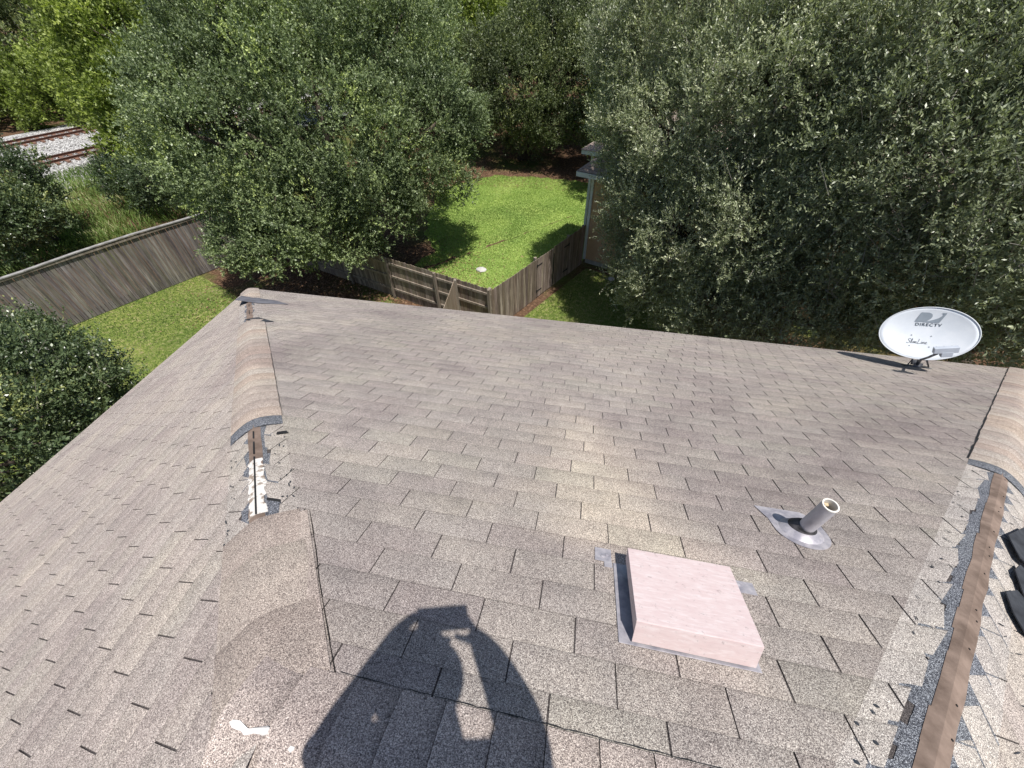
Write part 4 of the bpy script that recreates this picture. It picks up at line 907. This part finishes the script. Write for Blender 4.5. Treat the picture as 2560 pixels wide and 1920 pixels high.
def track(c, label):
    t = empty('railway_track', c + Zv * (GZ + .3)); tagit(t, label, 'railway track', 'parallel railway tracks')
    for s1 in (-1, 1):
        mb = MB(); a = c + tn * .7175 * s1
        A, B = a - td * 45 + Zv * (GZ + .44), a + td * 60 + Zv * (GZ + .44); beam(mb, A + Zv * .075, B + Zv * .075, .07, .04); beam(mb, A, B, .02, .12); beam(mb, A - Zv * .065, B - Zv * .065, .15, .02); rl = mb.build('rail', M_RAIL, t)
        mb = MB(); beam(mb, A + Zv * .0965, B + Zv * .0965, .05, .003); mb.build('rail_head', M_RTOP, rl)
    src = None; mbx = MB(); mbx.box((0, 0, 0), (1.3, .115, .09), (tn, td, Zv))
    for k in range(-30, 52):
        p = c + td * (k * .58) + Zv * (GZ + .29)
        if src is None: src = mbx.build('sleeper', M_TIE, t, origin=tuple(p - Vector(t.location))); src.matrix_parent_inverse = Matrix.Identity(4); src.location = p - Vector(t.location); me0 = src.data; 
        else: o = src.copy(); COL.objects.link(o); o.parent = t; o.location = p - Vector(t.location)
# sleeper mesh is centred on its own origin
def track_fix():
    me = bpy.data.objects['sleeper'].data
    cs = [v.co.copy() for v in me.vertices]; m0 = sum(cs, Vector()) / len(cs)
    for v in me.vertices: v.co -= m0
track(T1, 'farther rusty railway track beside the dark hedge'); 
me1 = bpy.data.objects['sleeper'].data
track(T2, 'nearer rusty railway track beside the weeds')
for me in {o.data for o in bpy.data.objects if o.name.startswith('sleeper')}:
    cs = [v.co.copy() for v in me.vertices]; m0 = sum(cs, Vector()) / len(cs)
    for v in me.vertices: v.co -= m0
# weeds between the ballast and the fence
def wp(u, n_): p = c0 + td * u + tn * n_; return (p.x, p.y)
wpoly = [wp(-22, 11.5), wp(-8, 10.5), wp(-3, 8.2), wp(2, 6.0), wp(12, 6.5), wp(12, 17.6), wp(2, 18.2), wp(-10, 18.2), wp(-24, 17.5)]
blades('weeds', [wp(-30, 9.5), wp(-8, 9.5), wp(-2, 7.0), wp(14, 5.5), wp(14, 21.5), wp(-30, 21.5)], 60000, .45, .05, F_WED, label='tall grass and weeds between the long fence and the railway', cat='weeds', cole=lambda x, y: .15 * snoise(x, y, .8, 4), lean=.8)

# ================================================================== TREES AND SHRUBS
def at_px(px, py, dist):
    d = pixray(px, py); return CAMP + d * (dist / sqrt(d.x ** 2 + d.y ** 2))
DM = 1.75
def unit(a): return a / (np.linalg.norm(a, axis=1, keepdims=True) + 1e-9)
def tree(name, label, base, blobs, fol, leaf=(.08, .035), dens=1.0, ns=14, nk=13, clr=.42, spr=.38, group=None, cat='tree', tip=.06, trunk_r=.22, up=.45, twigs=0, colb=0.0, seed=1, limbs=26, fork=.35):
    R = np.random.default_rng(seed); root = empty(name, (base[0], base[1], GZ)); tagit(root, label, cat, group)
    C = np.array([[b[0][0], b[0][1], b[0][2]] for b in blobs]); RD = np.array([b[1] for b in blobs]); RZ = np.array([b[1] * (b[2] if len(b) > 2 else .85) for b in blobs])
    cl = []; co = []
    for i in range(len(C)):
        n = int(DM * dens * 4 * pi * RD[i] ** 2 / (clr ** 2) * .62) + 3
        d = unit(R.normal(size=(n, 3))); d = d[(d[:, 2] > -.75) | (R.random(len(d)) < .4)]
        rad = .56 + .48 * R.random(len(d)) ** .55
        nz = 1 + .13 * snoise(d[:, 0] * 3 + i, d[:, 1] * 3 + d[:, 2] * 2.5, 1.6, seed + i)
        p = C[i] + d * rad[:, None] * nz[:, None] * np.array([RD[i], RD[i], RZ[i]])
        ok = np.ones(len(p), bool)
        for j in range(len(C)):
            if j != i: q = (p - C[j]) / np.array([RD[j], RD[j], RZ[j]]); ok &= (q ** 2).sum(1) > .36
        ok &= p[:, 2] > GZ + .35
        cl.append(p[ok]); co.append(d[ok])
    P = np.concatenate(cl); D = np.concatenate(co); nC = len(P)
    ctint = R.normal(0, .11, nC) + .10 * snoise(P[:, 0], P[:, 1] + P[:, 2], .9, seed); fresh = R.random(nC) < tip
    crad = clr * R.uniform(.55, 1.25, nC)
    # sprigs
    idx = np.repeat(np.arange(nC), ns); m_ = len(idx)
    a = unit(D[idx] * .55 + np.array([0, 0, up]) + R.normal(0, .62, (m_, 3)))
    s0 = P[idx] + unit(R.normal(size=(m_, 3))) * (crad[idx] * R.random(m_) ** .5)[:, None]
    L_ = spr * R.uniform(.5, 1.3, m_); sh_ = R.random(m_) < .03; L_[sh_] *= 2.1; a[sh_] = unit(a[sh_] * .5 + np.array([0, 0, 1.1]))
    st = R.normal(0, .08, m_) + np.where(sh_, .22, 0)
    # leaves
    j = np.repeat(np.arange(m_), nk); q = len(j); t = np.tile(np.linspace(.12, 1, nk), m_) + R.normal(0, .03, q)
    u = unit(np.cross(a, np.array([.3, .2, 1.0]) + R.normal(0, .3, a.shape))); v = np.cross(a, u); ph = np.tile(np.arange(nk) * 2.4, m_) + R.uniform(0, 6.28, q)
    rad = u[j] * np.cos(ph)[:, None] + v[j] * np.sin(ph)[:, None]
    dr = unit(a[j] * .65 + rad * .75 + np.array([0, 0, .12])); pos = s0[j] + a[j] * (L_[j] * t)[:, None]
    sz = leaf[0] * R.uniform(.6, 1.25, q); wv = unit(np.cross(dr, np.array([0, 0, 1.0]) + R.normal(0, .62, (q, 3)))) * (sz * leaf[1] / leaf[0])[:, None]
    tipp = pos + dr * sz[:, None]; mid = pos + dr * (sz * .48)[:, None]
    V = np.stack([pos, mid + wv * .5, tipp, mid - wv * .5], 1).reshape(-1, 3)
    lc = np.clip(.46 + colb + ctint[idx][j] + st[j] + R.normal(0, .10, q) + np.where(fresh[idx][j], .34, 0) + .12 * (t > .85), 0, 1)
    crown = npmesh('crown', V, np.arange(q * 4).reshape(-1, 4), fol, root, leafcol=lc)
    # trunk, limbs
    mb = MB(); B = Vector((base[0], base[1], GZ - .1)); cen = Vector(C.mean(0)); fk = B.lerp(Vector((cen.x, cen.y, max(C[:, 2].min(), GZ + 1.2))), fork); fk = Vector((fk.x, fk.y, GZ + max(.9, (cen.z - GZ) * fork)))
    mb.tube([B, B.lerp(fk, .5) + Vector((.05, -.04, 0)), fk], [trunk_r * 1.25, trunk_r, trunk_r * .85], 9)
    pick = R.choice(nC, min(limbs, nC), replace=False)
    for i in range(len(C)):
        e = Vector(C[i]); mdl = fk.lerp(e, .5) + Vector((R.normal(0, .25), R.normal(0, .25), .25)); mb.tube([fk, mdl, e], [trunk_r * .55, trunk_r * .38, trunk_r * .2], 7)
    for k in pick:
        e = Vector(P[k]); i = int(np.argmin(((C - P[k]) ** 2).sum(1))); s_0 = Vector(C[i]); mdl = s_0.lerp(e, .5) + Vector((R.normal(0, .15), R.normal(0, .15), R.normal(0, .15))); mb.tube([s_0, mdl, e], [trunk_r * .16, trunk_r * .1, .012], 5)
    mb.build('trunk', M_BARK, root, smooth=True)
    if twigs:
        kk = R.choice(m_, min(twigs, m_), replace=False); A0_ = s0[kk] - a[kk] * .15; A1_ = s0[kk] + a[kk] * (L_[kk] * 1.0)[:, None]; w_ = u[kk] * .006; w2 = v[kk] * .006
        V = np.stack([A0_ - w_, A0_ + w_, A1_ + w_ * .4, A1_ - w_ * .4, A0_ - w2, A0_ + w2, A1_ + w2 * .4, A1_ - w2 * .4], 1).reshape(-1, 3); npmesh('twigs', V, np.arange(len(kk) * 8).reshape(-1, 4), M_TWIG, root)
    return root, q
TOT = 0
def T(name, label, bl, base=None, **k):
    global TOT
    bb = [((p := at_px(x, y, d)), r, *rest) for x, y, d, r, *rest in bl]
    if base is None: c = sum((b[0] for b in bb), Vector()) / len(bb); base = (c.x, c.y)
    r_, q = tree(name, label, base, bb, **k); TOT += q; return r_

T('oak_tree', 'wide rounded oak in the middle, shading the corner where the fences meet', 
  [(800, 330, 18.5, 3.6), (610, 330, 18.0, 3.0), (1010, 330, 18.5, 2.8), (520, 210, 19.5, 1.9), (620, 110, 20, 2.7), (760, 100, 20.5, 3.1), (950, 130, 20, 2.6), (1100, 300, 18.7, 1.55), (1060, 430, 18, 1.8), (940, 500, 16.6, 1.7), (770, 530, 16.2, 1.9), (630, 510, 16.6, 1.6), (530, 430, 18, 1.5), (690, 610, 15.4, 1.1), (860, 600, 15.6, 1.0), (600, 610, 16.0, .85), (700, 20, 23, 2.6), (1010, 30, 22.5, 1.9), (470, 330, 18.7, 1.2)],
  base=(-11.5, 17.2), fol=F_MID, leaf=(.074, .041), dens=.86, ns=15, nk=13, clr=.42, spr=.30, tip=.09, trunk_r=.3, seed=11, limbs=40)
T('oak_tree', 'tall grey green oak overhanging the tan house wall right of the bright lawn',
  [(1730, 130, 15.5, 2.5), (1900, 60, 14.5, 2.2), (1660, 320, 14.5, 1.7), (1800, 350, 13.5, 2.2), (1950, 230, 13, 2.2), (1630, 500, 13.2, 1.15), (1760, 600, 12, 1.6), (1950, 540, 11.6, 1.9), (1800, 760, 11, 1.2), (1990, 770, 10.6, 1.3), (1660, 690, 11.8, .95), (1590, 110, 16, 1.4), (1575, 300, 15, 1.1), (1700, 10, 17, 2.2), (1560, 410, 14.6, .75), (1575, 570, 13.6, .85), (1585, 660, 12.8, .75), (1600, 740, 12.0, .6), (1560, 480, 14.0, .6), (1700, 820, 11, .7), (1900, 840, 10.6, .6), (2100, 840, 10.3, .6)],
  base=(5.6, 11.8), fol=F_OAK, leaf=(.072, .025), dens=.92, ns=15, nk=16, clr=.38, spr=.42, tip=.08, up=.75, twigs=7000, trunk_r=.26, seed=22, limbs=70)
T('oak_tree', 'dense dark oak filling the right edge behind the satellite dish',
  [(2180, 200, 13, 2.4), (2400, 120, 12.5, 2.5), (2280, 430, 11.5, 2.1), (2480, 380, 11, 2.1), (2130, 620, 11, 1.7), (2330, 650, 10.6, 1.5), (2520, 640, 10.5, 1.6), (2650, 200, 12, 2.6), (2660, 520, 10.5, 2.0), (2230, 30, 15, 2.2), (2500, 10, 14, 2.4), (2250, 800, 10.4, .8), (2550, 800, 10.3, .8), (2080, 420, 12.2, 1.6), (2470, 850, 11, .7), (2400, 800, 11, .7)],
  base=(11.3, 9.6), fol=F_OAK, leaf=(.070, .026), dens=.92, ns=14, nk=16, clr=.38, spr=.42, tip=.06, up=.55, twigs=5000, trunk_r=.26, seed=23, colb=-.05, limbs=60)
T('oak_tree', 'dark rounded oak standing at the far end of the bright lawn',
  [(1300, 230, 31, 2.7), (1430, 200, 31.5, 2.8), (1250, 150, 33, 2.4), (1380, 100, 34, 2.9), (1500, 290, 29.5, 1.9), (1240, 290, 31, 1.5), (1380, 310, 30, 1.7), (1500, 130, 32, 2.4), (1180, 200, 35, 2.2), (1310, 330, 31, 1.5), (1470, 60, 36, 3)],
  base=(-6.2, 30.5), fol=F_DRK, leaf=(.12, .060), dens=.85, ns=11, nk=10, clr=.5, spr=.42, tip=.05, trunk_r=.3, seed=31, limbs=40, fork=.5)
T('oak_tree', 'slim dark tree behind the neighbour house eave, beside the rounded oak',
  [(1570, 200, 27, 2.1), (1600, 90, 28, 2.4), (1540, 320, 25, 1.3), (1640, 250, 26, 1.8)], base=(-.2, 26.8), fol=F_DRK, leaf=(.12, .055), dens=.6, ns=11, nk=10, clr=.48, spr=.42, seed=32, trunk_r=.2)
T('broadleaf_tree', 'bright yellow green tree between the wide oak and the railway',
  [(330, 120, 40, 3.9), (420, 50, 42, 3.6), (390, 250, 37, 2.8), (310, 260, 39, 2.3), (350, 370, 36, 1.8), (270, 170, 43, 3.0), (360, 440, 34.5, 1.2)], base=(-31.5, 20.5), fol=F_BRI, leaf=(.19, .11), dens=.58, ns=11, nk=10, clr=.62, spr=.5, tip=.12, seed=41, trunk_r=.3)
T('broadleaf_tree', 'low bright tree beyond the farther railway track',
  [(130, 240, 62, 4.0), (210, 190, 60, 3.6), (60, 270, 64, 3.4), (250, 270, 57, 2.2), (0, 300, 66, 3.6), (160, 300, 60, 2.2), (-60, 310, 66, 3.6)], base=(-57, 41), fol=F_BRI, leaf=(.26, .15), dens=.55, ns=10, nk=9, clr=.8, spr=.62, tip=.1, seed=42, colb=-.08, trunk_r=.35)
T('broadleaf_tree', 'olive toned tree in the top left corner above the tracks',
  [(60, 130, 75, 6), (150, 60, 78, 6.5), (10, 40, 82, 6.5), (-70, 180, 76, 6)], base=(-68, 52), fol=F_DRK, leaf=(.34, .18), dens=.5, ns=10, nk=8, clr=1.0, spr=.8, seed=43, colb=.12, trunk_r=.4)
T('shrub', 'dark overgrown shrub at the left edge between the fence and the tracks',
  [(30, 480, 31, 1.5), (50, 540, 29, 1.3), (0, 540, 29.5, 1.6), (-60, 450, 32, 2.4), (-50, 580, 28, 1.5), (95, 570, 28, .7)], base=(-27.5, 14.2), fol=F_SHR, leaf=(.12, .065), dens=.62, ns=11, nk=11, clr=.45, spr=.4, cat='shrub', seed=51, trunk_r=.12)
T('shrub', 'dark bush under the bright tree where the ballast meets the weeds',
  [(330, 455, 33, 1.3), (390, 470, 31, 1.3), (290, 430, 36, 1.0), (440, 450, 30, 1.6)], base=(-26.5, 19.2), fol=F_SHR, leaf=(.12, .06), dens=.6, ns=10, nk=10, clr=.45, spr=.4, cat='shrub', seed=52, trunk_r=.1, colb=-.2)  # leaf colour lowered to stand in for shade under the bright tree
T('holly_tree', 'glossy leaved tree beside the left eave, partly hidden by the roof edge',
  [(90, 960, 12.0, 1.15), (190, 1020, 11.2, .85), (60, 1100, 10.6, 1.35), (-60, 1060, 11.2, 1.8), (255, 970, 11.5, .55), (120, 880, 12.8, .62), (20, 900, 13.0, .85), (-20, 1230, 9.8, 1.3), (140, 1100, 10.6, .8), (215, 930, 12, .45), (-120, 1190, 9.6, 1.7), (40, 860, 13.2, .55)],
  base=(-12.2, 3.2), fol=F_SHR, leaf=(.066, .036), dens=.85, ns=14, nk=14, clr=.34, spr=.38, tip=.10, colb=.06, twigs=900, seed=61, trunk_r=.16, limbs=40)
# trees filling the ground behind, each with its own place
far = [(1130, 60, 38, 3.4, F_BRI, 'bright tree peeping between the wide oak and the dark rounded oak'), (1210, 20, 44, 3.6, F_DRK, 'dark tree high behind the bright gap above the lawn'),
       (1420, 10, 45, 4.0, F_DRK, 'dark tree behind the crown of the rounded oak'), (1640, 0, 36, 3.4, F_OAK, 'grey green tree at the top edge behind the tall oak'),
       (600, 10, 42, 4.4, F_BRI, 'yellow green tree at the top edge behind the wide oak'), (850, 0, 48, 4.6, F_DRK, 'dark tree just showing above the wide oak'), (480, 20, 60, 5, F_BRI, 'pale bright tree far behind the wide oak, near the tracks'),
       (2000, 0, 34, 4.2, F_OAK, 'grey green tree behind the two right hand oaks'), (2480, -10, 30, 4, F_OAK, 'tree in the top right corner behind the dark oak'), (1050, 60, 46, 4.2, F_BRI, 'bright tree right behind the top of the wide oak'),
       (300, 10, 90, 7, F_DRK, 'far olive tree on the horizon above the tracks'), (1300, -30, 70, 6.5, F_DRK, 'far dark tree on the horizon above the lawn'), (700, -30, 75, 7, F_BRI, 'far bright tree on the horizon behind the wide oak'), (1750, -40, 70, 7, F_DRK, 'far dark tree on the horizon right of the lawn')]
for i, (x, y, d, r, fm_, lb) in enumerate(far):
    hh = at_px(x, y, d).z; T('background_tree', lb, [(x, y, d, r), (x - 1012 * r * .9 / d, y + 560 * r / d, d, r * .8), (x + 1012 * r * .9 / d, y + 480 * r / d, d + 1, r * .8), (x, y + 900 * r / d, d - 1, r * .85)], fol=fm_, leaf=(.1 + d * .0030, .055 + d * .0016), dens=.55, ns=10, nk=8, clr=.35 + d * .008, spr=.35 + d * .005, seed=70 + i, group='trees beyond the yards', trunk_r=.28, limbs=16)
# a far off wood that reads as one mass closes the horizon
pts = []
R = np.random.default_rng(99); n = 260; ang = R.uniform(-1.25, 1.1, n); dist = R.uniform(95, 210, n); hgt = R.uniform(3.0, 8.5, n)
cx = np.sin(ang) * dist; cy = np.cos(ang) * dist; q = 420; ii = np.repeat(np.arange(n), q); d = unit(R.normal(size=(n * q, 3))); d[:, 2] = np.abs(d[:, 2]) * 1.1 - .25
rr = R.uniform(4.5, 8.5, n)[ii] * (.8 + .25 * R.random(n * q)); pos = np.stack([cx[ii], cy[ii], np.full(n * q, GZ)], 1) + d * rr[:, None] * np.array([1, 1, .62]) + np.array([0, 0, 1.0]) * (hgt[ii] * .45)[:, None]
sz = R.uniform(.35, .8, n * q); dr = unit(R.normal(size=(n * q, 3)) + d * .5); wv = unit(np.cross(dr, np.array([0, 0, 1.0]) + R.normal(0, .6, (n * q, 3)))) * (sz * .55)[:, None]
V = np.stack([pos, pos + dr * (sz * .5)[:, None] + wv * .5, pos + dr * sz[:, None], pos + dr * (sz * .5)[:, None] - wv * .5], 1).reshape(-1, 3)
o = npmesh('woods', V, np.arange(n * q * 4).reshape(-1, 4), F_DRK, leafcol=np.clip(.5 + R.normal(0, .2, n)[ii] + R.normal(0, .1, n * q), 0, 1)); tagit(o, 'far off wood along the horizon', 'woods', kind='stuff')
# distant pale roofed house glimpsed through the right hand oaks
dh = at_px(2330, 120, 46); dh.z = GZ; h2 = empty('distant_house', dh); tagit(h2, 'distant pale house glimpsed through gaps in the right hand oaks', 'house')
mb = MB(); mb.box(dh + Zv * 1.6, (6, 5, 1.6)); mb.build('wall', simple('pale_house_wall', (.55, .48, .44), (.64, .58, .54), 2), h2)
mb = MB(); z0, z1 = GZ + 3.2, GZ + 6.0; a_, b_, c1, d1 = [dh + Vector((x, y, 0)) for x, y in ((-6.6, -5.6), (6.6, -5.6), (6.6, 5.6), (-6.6, 5.6))]
f = lambda p, z: Vector((p.x, p.y, z)); k1, k2 = Vector((dh.x - 1.5, dh.y, z1)), Vector((dh.x + 1.5, dh.y, z1))
for P_ in ((f(a_, z0), f(b_, z0), k2, k1), (f(c1, z0), f(d1, z0), k1, k2), (f(b_, z0), f(c1, z0), k2), (f(d1, z0), f(a_, z0), k1), (f(d1, z0), f(c1, z0), f(b_, z0), f(a_, z0))): mb.face(P_)
mb.build('roof', simple('pinkish_roof', (.42, .35, .32), (.6, .52, .48), 7, stretch=(1, 1, 5)), h2)
mb = MB(); mb.box(dh + Vector((-3, -5.02, 1.7)), (.6, .04, .6)); fr0 = mb.build('window', WN, h2)

# ================================================================== THE PERSON TAKING THE PICTURE (just behind the camera)
def skin(name, J, E, parent, mt, sub=2):
    me = bpy.data.meshes.new(name); me.from_pydata([Vector(j[:3]) for j in J], E, []); me.materials.append(mt); o = bpy.data.objects.new(name, me); COL.objects.link(o)
    md = o.modifiers.new('skin', 'SKIN'); md.use_smooth_shade = True; sv = me.skin_vertices[0].data
    for i, j in enumerate(J): sv[i].radius = (j[3], j[4] if len(j) > 4 else j[3])
    sv[0].use_root = True; s2 = o.modifiers.new('sub', 'SUBSURF'); s2.levels = sub; s2.render_levels = sub
    if parent: o.parent = parent; o.matrix_parent_inverse = parent_inv(parent)
    return o
pr_ = empty('person', (-.34, -1.42, .16)); tagit(pr_, 'standing photographer holding a phone over the ridge, seen only as a shadow', 'person')
M_SKIN = simple('skin', (.42, .25, .17), (.5, .31, .22), 9, .5); M_SHIRT = simple('blue_cotton_shirt', (.05, .09, .18), (.08, .13, .24), 20, .9); M_JEAN = simple('dark_denim', (.03, .04, .07), (.06, .08, .13), 25, .9); M_HAIR = simple('brown_hair', (.04, .025, .015), (.09, .06, .04), 40, .6); M_SHOE = simple('tan_boot', (.2, .13, .08), (.3, .2, .13), 12, .7)
px_, py_ = -.47, -1.44
zb = .447 - (-.894 - py_) * .5 + .01
HL, HR = Vector((-.612, -.905, 1.730)), Vector((-.405, -.895, 1.782))
J = [(px_, py_, 1.05, .15, .12), (px_, -1.33, 1.27, .145, .11), (px_ + .01, -1.20, 1.50, .155, .12), (px_, -1.13, 1.62, .085, .075), (-.485, -1.08, 1.70, .062), (-.50, -1.035, 1.775, .088, .095), (-.50, -1.03, 1.85, .078, .085),
     (-.62, -1.16, 1.60, .068), (-.765, -1.13, 1.42, .066), (-.745, -1.08, 1.46, .058), (HL.x - .04, HL.y - .055, HL.z - .07, .044), (HL.x - .012, HL.y, HL.z - .005, .036, .028),
     (-.31, -1.13, 1.645, .072), (-.275, -1.10, 1.56, .085), (-.27, -1.035, 1.60, .078), (HR.x + .055, HR.y - .04, HR.z - .05, .048), (HR.x + .022, HR.y, HR.z - .012, .046, .034),
     (px_ - .11, py_, .97, .10), (px_ - .14, py_ + .12, .60, .068), (px_ - .14, py_ - .04, zb + .10, .045), (px_ - .145, py_ + .09, zb + .05, .04, .03),
     (px_ + .11, py_, .97, .10), (px_ + .14, py_ + .12, .60, .068), (px_ + .14, py_ - .04, zb + .10, .045), (px_ + .145, py_ + .09, zb + .05, .04, .03)]
Eg = [(0, 1), (1, 2), (2, 3), (3, 4), (4, 5), (5, 6), (2, 7), (7, 8), (8, 9), (9, 10), (10, 11), (2, 12), (12, 13), (13, 14), (14, 15), (15, 16), (0, 17), (17, 18), (18, 19), (19, 20), (0, 21), (21, 22), (22, 23), (23, 24)]
n0 = len(J)
def fingers(H, sgn):
    for k in range(4):
        u_ = -.022 + k * .015; L0 = (.9, 1.05, 1.0, .78)[k]; b0 = len(J)
        w0 = H + Vector((sgn * .008, .004, .030 - k * .02)); pts = [w0, w0 + Vector((-sgn * .022 * L0, .022, .002)), w0 + Vector((-sgn * .045 * L0, .016, 0)), w0 + Vector((-sgn * .055 * L0, .002, 0))]
        for q_, p in enumerate(pts): J.append((p.x, p.y, p.z, .0092 - .0009 * q_))
        Eg.append((11 if sgn < 0 else 16, b0)); 
        for q_ in range(3): Eg.append((b0 + q_, b0 + q_ + 1))
    b0 = len(J)
    for q_, p in enumerate([H + Vector((sgn * .004, -.024, .012)), H + Vector((-sgn * .022, -.030, .022)), H + Vector((-sgn * .045, -.026, .026))]): J.append((p.x, p.y, p.z, .0105 - .001 * q_))
    Eg.append((11 if sgn < 0 else 16, b0)); Eg.append((b0, b0 + 1)); Eg.append((b0 + 1, b0 + 2))
fingers(HL, -1); fingers(HR, 1)
body = skin('body', J, Eg, pr_, M_SKIN, 2)
g = lambda j, k: (*j[:3], *[r * k for r in (j[3], j[4] if len(j) > 4 else j[3])])
sh = [g(J[0], 1.08), g(J[1], 1.12), g(J[2], 1.10), (J[3][0], J[3][1], J[3][2] - .02, .12, .10), g(J[7], 1.3), g(J[8], 1.15), (J[9][0], J[9][1], J[9][2], .070), g(J[12], 1.3), g(J[13], 1.2), (J[14][0], J[14][1], J[14][2], .074)]
skin('shirt', sh, [(0, 1), (1, 2), (2, 3), (2, 4), (4, 5), (5, 6), (2, 7), (7, 8), (8, 9)], pr_, M_SHIRT)
tr = [g(J[0], 1.1), g(J[17], 1.1), g(J[18], 1.18), g(J[19], 1.45), g(J[21], 1.1), g(J[22], 1.18), g(J[23], 1.45)]
skin('trousers', tr, [(0, 1), (1, 2), (2, 3), (0, 4), (4, 5), (5, 6)], pr_, M_JEAN)
hd = J[5]; skin('hair', [(hd[0], hd[1] - .02, hd[2] + .05, .098, .105), (hd[0], hd[1] - .015, hd[2] + .10, .09, .098)], [(0, 1)], pr_, M_HAIR)
for i in (19, 23): a_ = J[i]; skin('boot', [(a_[0], a_[1], a_[2] + .06, .055), (a_[0], a_[1] + .005, a_[2] - .03, .056, .05), (a_[0], a_[1] + .12, a_[2] - .045, .05, .036), (a_[0], a_[1] + .19, a_[2] - .05, .04, .028)], [(0, 1), (1, 2), (2, 3)], pr_, M_SHOE)
mb = MB()      # facial features
hc_ = Vector((J[5][0] - .01, J[5][1] - .01, J[5][2] + .05)); hn = Vector((0, .35, 1)).normalized()
loft(mb, [ringn(hc_, .122, hn), ringn(hc_ + hn * .012, .105, hn), ringn(hc_ + hn * .085, .092, hn), ringn(hc_ + hn * .105, .05, hn), ringn(hc_ + hn * .108, .002, hn)]); mb.build('shadow_filling_hat', simple('straw_hat', (.4, .33, .2), (.55, .46, .3), 60, .9), pr_, smooth=True); mb = MB()  # unseen hat added to fill out the photographer's cast shadow
fc = Vector(J[5][:3]) + Vector((0, .085, .0)); 
for s1 in (-1, 1): mb.tube([fc + Vector((s1 * .034, .012, .022)), fc + Vector((s1 * .034, .022, .021))], .011, 10)
mb.build('eyes', simple('eye_white', (.7, .7, .7), (.8, .8, .8), 3, .3), pr_)
skin('nose', [(fc.x, fc.y + .006, fc.z + .012, .010), (fc.x, fc.y + .03, fc.z - .020, .014)], [(0, 1)], pr_, M_SKIN, 1)
ph = empty('phone', CAMP - zf * .012); tagit(ph, 'dark phone held flat in both hands of the photographer', 'phone')
hx = (HR - HL); hx = (hx - zf * hx.dot(zf)).normalized(); hy = zf.cross(hx)
pc = CAMP - zf * .0125 + (HL + HR) / 2 - CAMP - zf * ((HL + HR) / 2 - CAMP).dot(zf)
mb = MB(); mb.box(pc - zf * .002, (.082, .039, .004), (hx, hy, zf)); mb.build('case', M_BLACK, ph, bevel=.003)
mb = MB(); mb.box(pc - zf * .0063, (.078, .035, .0003), (hx, hy, zf)); mb.build('screen', GL, ph)

print('LEAVES', TOT)
